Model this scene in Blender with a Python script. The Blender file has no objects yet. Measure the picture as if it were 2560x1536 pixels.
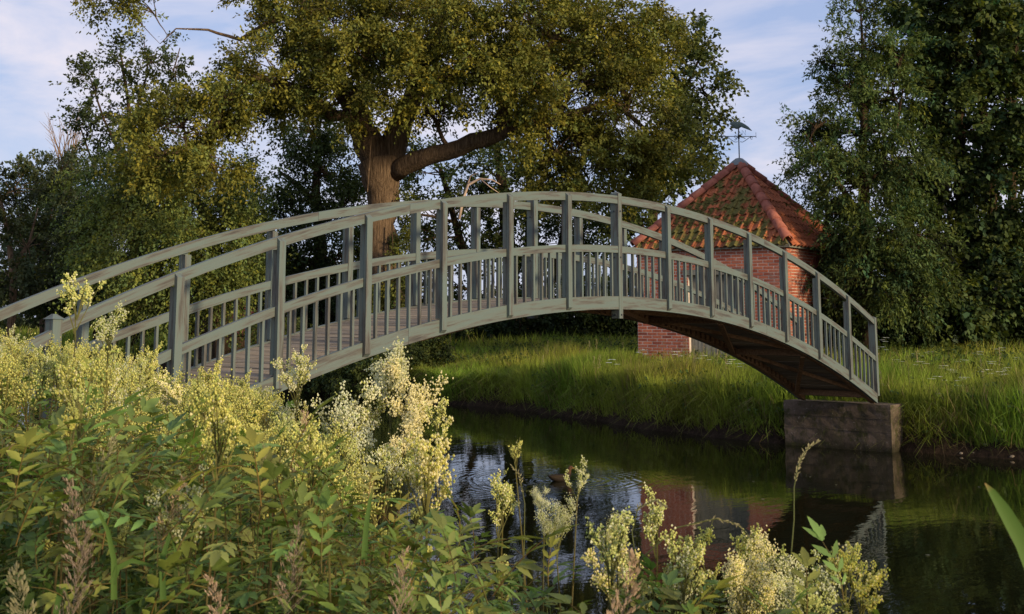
import bpy, bmesh, math, random
import numpy as np
from mathutils import Vector, Matrix
random.seed(7); rng = np.random.default_rng(11)
SC = bpy.context.scene; COL = SC.collection
R = math.radians; PI = math.pi
# ------------------------------------------------------------------ camera
F_PX, PC_Y, PITCH, YAW = 3021.5, 350.0, 0.145428, 0.867925
EYE = np.array([-11.008, -7.758, 1.98])
FWD = np.array([math.sin(YAW), math.cos(YAW), 0.0]); RGT = np.array([math.cos(YAW), -math.sin(YAW), 0.0])
cd = bpy.data.cameras.new('camera'); cam = bpy.data.objects.new('camera', cd); COL.objects.link(cam)
cam.location = EYE; cam.rotation_euler = (PI/2 + PITCH, 0, -YAW)
cd.sensor_width = 36; cd.lens = F_PX/2560*36; cd.shift_y = -(768-PC_Y)/2560
cd.clip_start = 0.05; cd.clip_end = 3000
cd.dof.use_dof = True; cd.dof.focus_distance = 13.0; cd.dof.aperture_fstop = 16
SC.camera = cam
# ------------------------------------------------------------------ world and sun
SUN_AZ = Vector((-0.08, -0.997)).normalized(); SUN_EL = R(14)
world = bpy.data.worlds.new('World'); SC.world = world; world.use_nodes = True
wt = world.node_tree; wn, wl = wt.nodes, wt.links; wn.clear()
sky = wn.new('ShaderNodeTexSky'); sky.sky_type = 'NISHITA'; sky.sun_disc = False
sky.sun_elevation = SUN_EL; sky.sun_rotation = math.atan2(SUN_AZ.x, SUN_AZ.y)
sky.air_density = 1.0; sky.dust_density = 0.6; sky.ozone_density = 2.5
tc = wn.new('ShaderNodeTexCoord'); mp = wn.new('ShaderNodeMapping'); mp.inputs['Scale'].default_value = (3.0, 3.0, 9.5)
mp.inputs['Rotation'].default_value = (0, R(4), R(30))
cn = wn.new('ShaderNodeTexNoise'); cn.inputs['Scale'].default_value = 1.5; cn.inputs['Detail'].default_value = 8; cn.inputs['Roughness'].default_value = .58; cn.inputs['Distortion'].default_value = .4
cr = wn.new('ShaderNodeValToRGB'); cr.color_ramp.elements[0].position = .44; cr.color_ramp.elements[1].position = .70
cr.color_ramp.elements[0].color = (0.0, 0.0, 0.0, 1); cr.color_ramp.elements[1].color = (.9, .9, .9, 1)
veil = wn.new('ShaderNodeMix'); veil.data_type = 'RGBA'; veil.inputs[0].default_value = .82
veil.inputs['B'].default_value = (2.15, 2.6, 4.0, 1)          # thin even evening veil over the clear sky
cm = wn.new('ShaderNodeMix'); cm.data_type = 'RGBA'; cm.inputs['B'].default_value = (4.6, 4.3, 4.7, 1)
bg = wn.new('ShaderNodeBackground'); bg.inputs['Strength'].default_value = 0.10
wo = wn.new('ShaderNodeOutputWorld')
wl.new(tc.outputs['Generated'], mp.inputs['Vector']); wl.new(mp.outputs[0], cn.inputs['Vector']); wl.new(cn.outputs['Fac'], cr.inputs['Fac'])
wl.new(sky.outputs[0], veil.inputs['A']); wl.new(veil.outputs['Result'], cm.inputs['A']); wl.new(cr.outputs['Color'], cm.inputs[0])
wl.new(cm.outputs['Result'], bg.inputs['Color']); wl.new(bg.outputs[0], wo.inputs['Surface'])
sd = bpy.data.lights.new('sun', 'SUN'); sd.energy = 2.4; sd.angle = R(5.0); sd.color = (1.0, 0.82, 0.55)
sun = bpy.data.objects.new('sun', sd); COL.objects.link(sun)
sun.rotation_euler = Vector((SUN_AZ.x*math.cos(SUN_EL), SUN_AZ.y*math.cos(SUN_EL), math.sin(SUN_EL))).to_track_quat('Z', 'Y').to_euler()
vs = SC.view_settings; vs.view_transform = 'Standard'; vs.look = 'None'; vs.exposure = 0.95; vs.gamma = 1; vs.use_curve_mapping = False

# ------------------------------------------------------------------ helpers
def at(px, py, D):
    x = (px-1280)/F_PX; y = (PC_Y-py)/F_PX
    fw = math.cos(PITCH)-y*math.sin(PITCH); up = math.sin(PITCH)+y*math.cos(PITCH)
    return EYE + FWD*D + RGT*(x/fw*D) + np.array([0, 0, up/fw*D])
def rw(ri, fw, z=0.0): return np.array([EYE[0]+FWD[0]*fw+RGT[0]*ri, EYE[1]+FWD[1]*fw+RGT[1]*ri, z])
def pxy(p):
    d = np.asarray(p)-EYE; fwd = d@FWD; ri = d@RGT; up = d[2]
    zc = fwd*math.cos(PITCH)+up*math.sin(PITCH); yc = up*math.cos(PITCH)-fwd*math.sin(PITCH)
    return 1280+F_PX*ri/zc, PC_Y-F_PX*yc/zc
def tag(o, label=None, cat=None, group=None, kind=None):
    if label: o['label'] = label
    if cat: o['category'] = cat
    if group: o['group'] = group
    if kind: o['kind'] = kind
    return o
def empty(name, loc, label=None, cat=None, group=None, rz=0.0):
    o = bpy.data.objects.new(name, None); COL.objects.link(o); o.location = loc; o.rotation_euler = (0, 0, rz); o.empty_display_size = .1
    return tag(o, label, cat, group)
def link(name, me, parent=None, m=None, world_verts=True):
    o = bpy.data.objects.new(name, me); COL.objects.link(o)
    if m is not None and not me.materials: me.materials.append(m)
    if parent is not None:
        o.parent = parent
        if world_verts:   # vertices written in world coordinates
            loc = Vector(parent.location); q = parent.parent
            while q is not None: loc += Vector(q.location); q = q.parent
            o.location = -Vector(loc) if parent.rotation_euler.z == 0 else o.location
    return o
def np_mesh(name, V, Fq, col=None, smooth=False, mat=None):
    """V (n,3), Fq (m,k) with equal corner count"""
    me = bpy.data.meshes.new(name); V = np.ascontiguousarray(V, dtype=np.float32); Fq = np.ascontiguousarray(Fq, dtype=np.int32)
    me.vertices.add(len(V)); me.vertices.foreach_set('co', V.ravel())
    m, k = Fq.shape
    me.loops.add(m*k); me.loops.foreach_set('vertex_index', Fq.ravel())
    me.polygons.add(m); me.polygons.foreach_set('loop_start', np.arange(0, m*k, k, dtype=np.int32))
    me.update(calc_edges=True)
    if smooth: me.polygons.foreach_set('use_smooth', np.ones(m, dtype=bool))
    if col is not None:
        a = me.color_attributes.new('Col', 'FLOAT_COLOR', 'POINT')
        c = np.ones((len(V), 4), dtype=np.float32); c[:, :3] = col; a.data.foreach_set('color', c.ravel())
    if mat: me.materials.append(mat)
    return me
class MB:
    """collects polygons for one mesh"""
    def __init__(s): s.v = []; s.f = []; s.uv = []; s.c = []; s.cc = (1, 1, 1)
    def add(s, vs, fs, uvs=None):
        n = len(s.v); s.v += [tuple(map(float, v)) for v in vs]; s.c += [s.cc]*len(vs)
        for i, f in enumerate(fs):
            s.f.append(tuple(n+j for j in f)); s.uv.append(uvs[i] if uvs else None)
    def box(s, x0, x1, y0, y1, z0, z1):
        V = [(x, y, z) for z in (z0, z1) for y in (y0, y1) for x in (x0, x1)]
        s.add(V, [(0, 2, 3, 1), (4, 5, 7, 6), (0, 1, 5, 4), (2, 6, 7, 3), (0, 4, 6, 2), (1, 3, 7, 5)])
    def obox(s, c, ax, ay, az, hx, hy, hz):
        c, ax, ay, az = (np.asarray(q, float) for q in (c, ax, ay, az))
        V = [c+ax*hx*i+ay*hy*j+az*hz*k for k in (-1, 1) for j in (-1, 1) for i in (-1, 1)]
        s.add(V, [(0, 2, 3, 1), (4, 5, 7, 6), (0, 1, 5, 4), (2, 6, 7, 3), (0, 4, 6, 2), (1, 3, 7, 5)])
    def tube(s, pts, rad, n=6, cap=True):
        pts = [np.asarray(p, float) for p in pts]; rings = []
        up = np.array([0.13, 0.07, 1.0])
        for i, p in enumerate(pts):
            t = pts[min(i+1, len(pts)-1)]-pts[max(i-1, 0)]; t = t/(np.linalg.norm(t)+1e-9)
            a = np.cross(t, up if abs(t[2]) < .9 else np.array([1., .1, 0])); a /= np.linalg.norm(a)+1e-9
            b = np.cross(t, a); r = rad[i] if hasattr(rad, '__len__') else rad
            rings.append([p+r*(a*math.cos(2*PI*k/n)+b*math.sin(2*PI*k/n)) for k in range(n)])
        V = [v for r_ in rings for v in r_]; Fs = []
        for i in range(len(pts)-1):
            for k in range(n):
                k2 = (k+1) % n; Fs.append((i*n+k, i*n+k2, (i+1)*n+k2, (i+1)*n+k))
        if cap: Fs += [tuple(range(n))[::-1], tuple((len(pts)-1)*n+k for k in range(n))]
        s.add(V, Fs)
    def mesh(s, name, mat=None, smooth=False):
        me = bpy.data.meshes.new(name); me.from_pydata(s.v, [], s.f)
        if any(u is not None for u in s.uv):
            l = me.uv_layers.new(name='UVMap'); d = []
            for f, u in zip(s.f, s.uv): d += (list(u) if u is not None else [(0, 0)]*len(f))
            l.data.foreach_set('uv', np.array(d, dtype=np.float32).ravel())
        a = me.color_attributes.new('Col', 'FLOAT_COLOR', 'POINT')
        c = np.ones((len(s.v), 4), dtype=np.float32); c[:, :3] = np.array(s.c); a.data.foreach_set('color', c.ravel())
        if smooth: me.polygons.foreach_set('use_smooth', np.ones(len(me.polygons), dtype=bool))
        me.update()
        if mat: me.materials.append(mat)
        return me
    def build(s, name, mat=None, parent=None, smooth=False): return link(name, s.mesh(name, mat, smooth), parent)
def unit(v): return v/(np.linalg.norm(v, axis=-1, keepdims=True)+1e-9)

# ------------------------------------------------------------------ materials
def mat(name, base, rough=.8, spec=.3):
    m = bpy.data.materials.new(name); m.use_nodes = True; b = m.node_tree.nodes['Principled BSDF']
    b.inputs['Base Color'].default_value = (*base, 1); b.inputs['Roughness'].default_value = rough; b.inputs['Specular IOR Level'].default_value = spec
    return m, m.node_tree.nodes, m.node_tree.links, b
def noise(n, l, vec, scale, detail=4, rough=.55, mscale=None):
    if mscale is not None:
        mpn = n.new('ShaderNodeMapping'); mpn.inputs['Scale'].default_value = mscale; l.new(vec, mpn.inputs['Vector']); vec = mpn.outputs[0]
    t = n.new('ShaderNodeTexNoise'); t.inputs['Scale'].default_value = scale; t.inputs['Detail'].default_value = detail; t.inputs['Roughness'].default_value = rough
    l.new(vec, t.inputs['Vector']); return t.outputs['Fac']
def ramp(n, l, fac, stops):
    r = n.new('ShaderNodeValToRGB'); e = r.color_ramp.elements
    while len(e) < len(stops): e.new(.5)
    for i, (p, c) in enumerate(stops): e[i].position = p; e[i].color = (*c, 1)
    l.new(fac, r.inputs['Fac']); return r.outputs['Color']
def mix(n, l, fac, a, b, mode='MIX'):
    m = n.new('ShaderNodeMix'); m.data_type = 'RGBA'; m.blend_type = mode
    for k, v in ((0, fac), ('A', a), ('B', b)):
        s = m.inputs[k]
        if isinstance(v, (int, float)): s.default_value = v
        elif isinstance(v, tuple): s.default_value = (*v, 1)
        else: l.new(v, s)
    return m.outputs['Result']
def bump(n, l, b, h, strength=.3, dist=.01):
    k = n.new('ShaderNodeBump'); k.inputs['Strength'].default_value = strength; k.inputs['Distance'].default_value = dist
    l.new(h, k.inputs['Height']); l.new(k.outputs[0], b.inputs['Normal'])
def objcoord(n): return n.new('ShaderNodeTexCoord').outputs['Object']

def painted(name, uv):
    m, n, l, b = mat(name, (.3, .3, .25), .62, .25)
    vec = n.new('ShaderNodeUVMap').outputs[0] if uv else objcoord(n)
    oi = n.new('ShaderNodeObjectInfo'); add = n.new('ShaderNodeVectorMath'); l.new(vec, add.inputs[0])
    sc = n.new('ShaderNodeVectorMath'); sc.operation = 'SCALE'; sc.inputs['Scale'].default_value = 37; l.new(oi.outputs['Random'], sc.inputs[0]); l.new(sc.outputs[0], add.inputs[1])
    v = add.outputs[0]; ms = (1.4, 16, 1) if uv else (14, 14, 1.3)
    wear = noise(n, l, v, 1.6, 6, .6, ms)
    fine = noise(n, l, v, 5, 4, .6, (1.5, 42, 1) if uv else (40, 40, 2))
    c = ramp(n, l, wear, [(.38, (.108, .142, .128)), (.50, (.112, .132, .113)), (.57, (.092, .082, .068)), (.69, (.040, .031, .027))])
    c = mix(n, l, ramp(n, l, fine, [(.35, (.0, .0, .0)), (.75, (.55, .55, .55))]), c, (.135, .155, .138))
    l.new(c, b.inputs['Base Color']); bump(n, l, b, fine, .25, .004)
    return m
M = {}
M['board'] = painted('weathered_grey_green_board', True)
M['post'] = painted('weathered_grey_green_post', False)
def mk(name, base, rough, spec, fn=None):
    m, n, l, b = mat(name, base, rough, spec)
    if fn: fn(n, l, b)
    M[name] = m; return m
def f_plank(n, l, b):
    v = n.new('ShaderNodeUVMap').outputs[0]; oi = n.new('ShaderNodeObjectInfo')
    add = n.new('ShaderNodeVectorMath'); l.new(v, add.inputs[0]); sc = n.new('ShaderNodeVectorMath'); sc.operation = 'SCALE'; sc.inputs['Scale'].default_value = 51
    l.new(oi.outputs['Random'], sc.inputs[0]); l.new(sc.outputs[0], add.inputs[1])
    g = noise(n, l, add.outputs[0], 3, 5, .6, (1.2, 22, 1))
    c = ramp(n, l, g, [(.3, (.15, .12, .080)), (.55, (.30, .245, .175)), (.75, (.40, .34, .25))])
    t = ramp(n, l, oi.outputs['Random'], [(0, (.75, .75, .78)), (1, (1.2, 1.12, 1.02))])
    l.new(mix(n, l, 1.0, c, t, 'MULTIPLY'), b.inputs['Base Color']); bump(n, l, b, g, .5, .004)
mk('plank', (.3, .2, .15), .85, .15, f_plank)
def f_beam(n, l, b):
    g = noise(n, l, objcoord(n), 3, 5, .6, (2, 14, 14))
    l.new(ramp(n, l, g, [(.3, (.12, .06, .03)), (.6, (.24, .14, .07)), (.8, (.32, .21, .12))]), b.inputs['Base Color'])
mk('beam', (.2, .12, .06), .85, .15, f_beam)
def f_conc(n, l, b):
    v = objcoord(n); a = noise(n, l, v, 1.4, 8, .65, (1, 1, 1.8)); f = noise(n, l, v, 22, 5, .7)
    st = noise(n, l, v, 1.0, 5, .6, (7, 7, .8))
    c = ramp(n, l, a, [(.32, (.035, .028, .018)), (.5, (.13, .095, .068)), (.68, (.25, .185, .14)), (.82, (.34, .28, .22))])
    c = mix(n, l, ramp(n, l, st, [(.45, (0, 0, 0)), (.75, (.8, .8, .8))]), c, (.065, .058, .03))
    c = mix(n, l, ramp(n, l, f, [(.62, (0, 0, 0)), (.72, (.55, .55, .5))]), c, (.42, .38, .32))
    sep = n.new('ShaderNodeSeparateXYZ'); l.new(v, sep.inputs[0]); ad = n.new('ShaderNodeMath'); ad.operation = 'MULTIPLY_ADD'; l.new(f, ad.inputs[0]); ad.inputs[1].default_value = .16; l.new(sep.outputs['Z'], ad.inputs[2])
    c = mix(n, l, ramp(n, l, ad.outputs[0], [(.10, (.85, .85, .85)), (.22, (0, 0, 0))]), c, (.022, .02, .010))
    mz = noise(n, l, v, 5, 6, .7); c = mix(n, l, ramp(n, l, mz, [(.52, (0, 0, 0)), (.62, (.8, .8, .8))]), c, (.045, .045, .015))
    l.new(c, b.inputs['Base Color']); bump(n, l, b, f, .8, .014)
mk('concrete', (.25, .2, .16), .95, .1, f_conc)
def f_brick(n, l, b):
    geo = n.new('ShaderNodeNewGeometry').outputs['Position']; oi = n.new('ShaderNodeObjectInfo'); at_ = n.new('ShaderNodeAttribute'); at_.attribute_name = 'Col'
    f = noise(n, l, geo, 26, 5, .65); big = noise(n, l, geo, 1.6, 4, .6)
    c = ramp(n, l, f, [(.3, (.26, .075, .045)), (.55, (.38, .12, .07)), (.75, (.47, .18, .11))])
    c = mix(n, l, 1.0, c, at_.outputs['Color'], 'MULTIPLY')
    c = mix(n, l, 1.0, c, ramp(n, l, oi.outputs['Random'], [(0, (.72, .68, .7)), (.5, (1, 1, 1)), (1, (1.12, 1.1, 1.05))]), 'MULTIPLY')
    c = mix(n, l, ramp(n, l, big, [(.55, (0, 0, 0)), (.75, (.45, .45, .45))]), c, (.38, .27, .21))
    l.new(c, b.inputs['Base Color']); bump(n, l, b, f, .6, .006)
mk('brick', (.4, .13, .08), .92, .12, f_brick)
def f_mortar(n, l, b):
    geo = n.new('ShaderNodeNewGeometry').outputs['Position']; f = noise(n, l, geo, 9, 5, .65)
    l.new(ramp(n, l, f, [(.3, (.40, .31, .25)), (.7, (.66, .56, .47))]), b.inputs['Base Color']); bump(n, l, b, f, .5, .01)
mk('mortar', (.5, .4, .33), .95, .1, f_mortar)
def f_tile(moss):
    def f(n, l, b):
        geo = n.new('ShaderNodeNewGeometry').outputs['Position']; oi = n.new('ShaderNodeObjectInfo')
        f_ = noise(n, l, geo, 18, 5, .65)
        c = ramp(n, l, f_, [(.3, (.24, .068, .028)), (.55, (.39, .125, .055)), (.75, (.48, .19, .095))])
        c = mix(n, l, 1.0, c, ramp(n, l, oi.outputs['Random'], [(0, (.62, .6, .6)), (.5, (1, 1, 1)), (1, (1.2, 1.1, 1.0))]), 'MULTIPLY')
        a = noise(n, l, geo, 2.3, 6, .62)
        if moss > 0: k = [(.5-moss, (0, 0, 0)), (.58-moss, (1, 1, 1))]
        else: k = [(.66, (0, 0, 0)), (.76, (.6, .6, .6))]
        c = mix(n, l, ramp(n, l, a, k), c, ramp(n, l, f_, [(.3, (.06, .058, .014)), (.7, (.19, .155, .045))]))
        l.new(c, b.inputs['Base Color']); bump(n, l, b, f_, .7, .02)
    return f
mk('mossy_tile', (.4, .12, .06), .9, .15, f_tile(.035)); mk('tile', (.4, .12, .06), .85, .2, f_tile(0))
def f_hip(n, l, b):
    geo = n.new('ShaderNodeNewGeometry').outputs['Position']; f_ = noise(n, l, geo, 9, 5, .6)
    l.new(ramp(n, l, f_, [(.3, (.27, .085, .055)), (.6, (.38, .13, .085)), (.8, (.42, .21, .15))]), b.inputs['Base Color']); bump(n, l, b, f_, .3, .01)
mk('hip_tile', (.3, .08, .06), .75, .25, f_hip)
def f_door(n, l, b):
    g = noise(n, l, objcoord(n), 2, 6, .65, (16, 16, 1.5)); l.new(ramp(n, l, g, [(.3, (.10, .095, .075)), (.6, (.24, .225, .18)), (.8, (.32, .30, .24))]), b.inputs['Base Color'])
mk('grey_wood', (.22, .2, .17), .85, .15, f_door)
mk('lead', (.16, .18, .18), .55, .4); mk('iron', (.03, .035, .04), .5, .4); mk('copper_green', (.10, .14, .12), .6, .4)
mk('peeled_wood', (.55, .40, .30), .7, .2)
def f_bark(dark):
    def f(n, l, b):
        v = objcoord(n); g = noise(n, l, v, 2.2, 7, .7, (9, 9, .8)); h = noise(n, l, v, 7, 5, .7, (4, 4, 1))
        k = dark
        l.new(ramp(n, l, g, [(.3, (.05*k, .033*k, .02*k)), (.52, (.17*k, .11*k, .065*k)), (.72, (.30*k, .20*k, .12*k))]), b.inputs['Base Color']); bump(n, l, b, g, 1.0, .12)
    return f
mk('bark', (.15, .1, .06), .95, .1, f_bark(1.0)); mk('dark_bark', (.1, .07, .05), .95, .1, f_bark(.55)); mk('pale_bark', (.3, .22, .16), .9, .1, f_bark(1.7))
def leafmat(name, trans=.35, rnd=False):
    m = bpy.data.materials.new(name); m.use_nodes = True; n, l = m.node_tree.nodes, m.node_tree.links
    b = n['Principled BSDF']; out = n['Material Output']; b.inputs['Roughness'].default_value = .6; b.inputs['Specular IOR Level'].default_value = .13
    a = n.new('ShaderNodeAttribute'); a.attribute_name = 'Col'; c = a.outputs['Color']
    if rnd:
        oi = n.new('ShaderNodeObjectInfo'); c = mix(n, l, 1.0, c, ramp(n, l, oi.outputs['Random'], [(0, (.78, .84, .9)), (.5, (1, 1, 1)), (1, (1.10, 1.05, .94))]), 'MULTIPLY')
    l.new(c, b.inputs['Base Color'])
    t = n.new('ShaderNodeBsdfTranslucent'); l.new(mix(n, l, 1.0, c, (1.25, 1.3, .6), 'MULTIPLY'), t.inputs['Color'])
    ms = n.new('ShaderNodeMixShader'); ms.inputs[0].default_value = trans; l.new(b.outputs[0], ms.inputs[1]); l.new(t.outputs[0], ms.inputs[2]); l.new(ms.outputs[0], out.inputs['Surface'])
    M[name] = m; return m
leafmat('tree_leaf', .30); leafmat('plant_leaf', .35, True); leafmat('grass_blade', .35)
def f_ground(n, l, b):
    v = objcoord(n); g = noise(n, l, v, 1.1, 6, .6); h = noise(n, l, v, 14, 5, .7)
    sep = n.new('ShaderNodeSeparateXYZ'); l.new(v, sep.inputs[0]); mr = n.new('ShaderNodeMapRange'); mr.inputs[1].default_value = .34; mr.inputs[2].default_value = .55; l.new(sep.outputs['Z'], mr.inputs[0])
    green = ramp(n, l, g, [(.35, (.045, .06, .012)), (.6, (.09, .10, .022)), (.8, (.13, .115, .035))])
    soil = ramp(n, l, h, [(.3, (.010, .007, .004)), (.6, (.035, .022, .013)), (.8, (.09, .055, .036))])
    l.new(mix(n, l, mr.outputs[0], soil, green), b.inputs['Base Color']); bump(n, l, b, h, .8, .05)
mk('ground', (.07, .08, .02), .95, .1, f_ground)
DUCK = at(1402, 1176, 15.2); DUCK[2] = 0
def f_water(n, l, b):
    v = objcoord(n); b.inputs['IOR'].default_value = 1.333; b.inputs['Specular IOR Level'].default_value = .5
    rot = n.new('ShaderNodeMapping'); rot.inputs['Rotation'].default_value = (0, 0, YAW); rot.inputs['Scale'].default_value = (1, 2.2, 1); l.new(v, rot.inputs['Vector'])
    a = noise(n, l, rot.outputs[0], 3.2, 3, .55); c = noise(n, l, rot.outputs[0], .5, 2, .5)
    # rings spreading from the swimming duck
    sub = n.new('ShaderNodeVectorMath'); sub.operation = 'DISTANCE'; l.new(v, sub.inputs[0]); sub.inputs[1].default_value = tuple(DUCK)
    ds = n.new('ShaderNodeMath'); ds.operation = 'MULTIPLY_ADD'; l.new(c, ds.inputs[0]); ds.inputs[1].default_value = .55; l.new(sub.outputs['Value'], ds.inputs[2])
    w = n.new('ShaderNodeMath'); w.operation = 'MULTIPLY'; l.new(ds.outputs[0], w.inputs[0]); w.inputs[1].default_value = 52
    s = n.new('ShaderNodeMath'); s.operation = 'SINE'; l.new(w.outputs[0], s.inputs[0])
    fall = n.new('ShaderNodeMapRange'); fall.inputs[1].default_value = .3; fall.inputs[2].default_value = 1.8; fall.inputs[3].default_value = .22; fall.inputs[4].default_value = 0; l.new(sub.outputs['Value'], fall.inputs[0])
    rr = n.new('ShaderNodeMath'); rr.operation = 'MULTIPLY'; l.new(s.outputs[0], rr.inputs[0]); l.new(fall.outputs[0], rr.inputs[1])
    patch = n.new('ShaderNodeMapRange'); patch.inputs[1].default_value = .42; patch.inputs[2].default_value = .62; patch.inputs[3].default_value = .25; patch.inputs[4].default_value = 1; l.new(c, patch.inputs[0])
    p = n.new('ShaderNodeMath'); p.operation = 'MULTIPLY'; l.new(a, p.inputs[0]); l.new(patch.outputs[0], p.inputs[1])
    q = n.new('ShaderNodeMath'); q.operation = 'ADD'; l.new(p.outputs[0], q.inputs[0]); l.new(rr.outputs[0], q.inputs[1])
    bump(n, l, b, q.outputs[0], .20, .014)
mk('water', (.007, .008, .003), .02, .5, f_water)

# ------------------------------------------------------------------ ground and water
SH = []   # far shore x as function of y
for p in [(2560, 1150), (2270, 1128), (1950, 1107), (1800, 1095), (1600, 1070), (1450, 1045), (1250, 1020), (1100, 1010), (1000, 990), (870, 985), (700, 975), (500, 940), (300, 920), (0, 900)]:
    x = (p[0]-1280)/F_PX; y = (PC_Y-p[1])/F_PX; fw = math.cos(PITCH)-y*math.sin(PITCH); up = math.sin(PITCH)+y*math.cos(PITCH)
    D = -EYE[2]/(up/fw); q = EYE+FWD*D+RGT*(x/fw*D); SH.append((q[1], q[0]))
SH.sort(); SHY = np.array([-60, -12]+[s[0] for s in SH]+[120]); SHX = np.array([9, 7.4]+[s[1] for s in SH]+[24])
NB = [rw(-1.72, 9.9), rw(-1.15, 7.6), rw(-.5, 5.6), rw(.15, 4.3), rw(.62, 3.55), rw(1.2, 3.0), rw(2.2, 2.4), rw(5, 1.0), rw(12, -3), rw(40, -22)]
nb = sorted([(p[1], p[0]) for p in NB]+[(2.2, -5.2), (12, -6.5), (60, -5), (120, 2)]); NBY = np.array([q[0] for q in nb]); NBX = np.array([q[1] for q in nb])
def smooth(t): t = np.clip(t, 0, 1); return t*t*(3-2*t)
def gz(x, y):
    x = np.asarray(x, float); y = np.asarray(y, float)
    wob = .12*np.sin(y*2.3)+.08*np.sin(y*5.1+1)
    df = x-(np.interp(y, SHY, SHX)+wob*.6); dn = (np.interp(y, NBY, NBX)+wob*.4)-x
    zf = -.5+.5*smooth((df+1.0)/1.0)+.55*smooth(df/.22)+.15*smooth((df-.3)/1.2)+.36*smooth((df-1.2)/6)+.5*smooth((df-14)/50)
    zn = -.5+.5*smooth((dn+1.0)/1.0)+.34*smooth(dn/.4)+.14*smooth((dn-.4)/2)+.25*smooth((dn-3)/8)*smooth((y+6)/8)
    z = np.where(df > -1.0, zf, np.where(dn > -1.0, zn, -.5))
    return z+np.where(z > .1, .035*np.sin(x*1.7+y*.9)*np.cos(y*1.3-x*.6)+.02*np.sin(x*4.1)*np.sin(y*3.7), 0)
def axis(fine, step, far, growth):
    a = list(np.arange(fine[0], fine[1], step)); s = step
    while a[-1] < far[1]: s *= growth; a.append(a[-1]+s)
    s = step
    while a[0] > far[0]: s *= growth; a.insert(0, a[0]-s)
    return np.array(a)
gx = axis((-13, 22), .22, (-500, 900), 1.22); gy = axis((-12, 40), .22, (-500, 900), 1.22)
X, Y = np.meshgrid(gx, gy, indexing='ij'); Z = gz(X, Y); ni, nj = X.shape
idx = np.arange(ni*nj).reshape(ni, nj)
Fq = np.stack([idx[:-1, :-1], idx[1:, :-1], idx[1:, 1:], idx[:-1, 1:]], -1).reshape(-1, 4)
g = link('ground', np_mesh('ground', np.stack([X, Y, Z], -1).reshape(-1, 3), Fq, smooth=True, mat=M['ground'])); tag(g, kind='structure')
wm = MB(); wm.add([(-200, -200, 0), (300, -200, 0), (300, 300, 0), (-200, 300, 0)], [(0, 1, 2, 3)])
tag(wm.build('water', M['water']), kind='structure')

# ------------------------------------------------------------------ footbridge
B = .95; RR = (49+1.4474**2)/(2*1.4474)
def zo(off, x): u = x/B; return 1.98+(off-.0328+math.sqrt(max(RR*RR-u*u, 0))-(RR-1.4474))*B
HR, RT, FT, FB, WD = -.0128, .092, -1.1791, -1.328, 1.253
bridge = empty('footbridge', (0, 0, 0), 'arched grey green wooden footbridge with weathered railings over the canal', 'footbridge')
def curved(name, x0, x1, y0, y1, offlo, offhi, m=None, parent=None, seg=.16, lift=0.0):
    n = max(2, int((x1-x0)/seg)); mb = MB(); V = []; s = 0
    xs = [x0+(x1-x0)*i/n for i in range(n+1)]
    for x in xs: V += [(x, y0, zo(offlo, x)+lift), (x, y1, zo(offlo, x)+lift), (x, y1, zo(offhi, x)+lift), (x, y0, zo(offhi, x)+lift)]
    Fs = []; U = []; h = (offhi-offlo)*B; w = y1-y0; acc = [0, w, w+h, 2*w+h, 2*w+2*h]
    for i in range(n):
        for k in range(4):
            a, c = i*4+k, i*4+(k+1) % 4; Fs.append((a, a+4, c+4, c)); U.append([(xs[i], acc[k]), (xs[i+1], acc[k]), (xs[i+1], acc[k+1]), (xs[i], acc[k+1])])
    Fs += [(0, 1, 2, 3), (n*4+3, n*4+2, n*4+1, n*4)]; U += [[(0, 0), (w, 0), (w, h), (0, h)]]*2
    mb.add(V, Fs, U); return mb.build(name, m or M['board'], parent or bridge)
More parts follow.
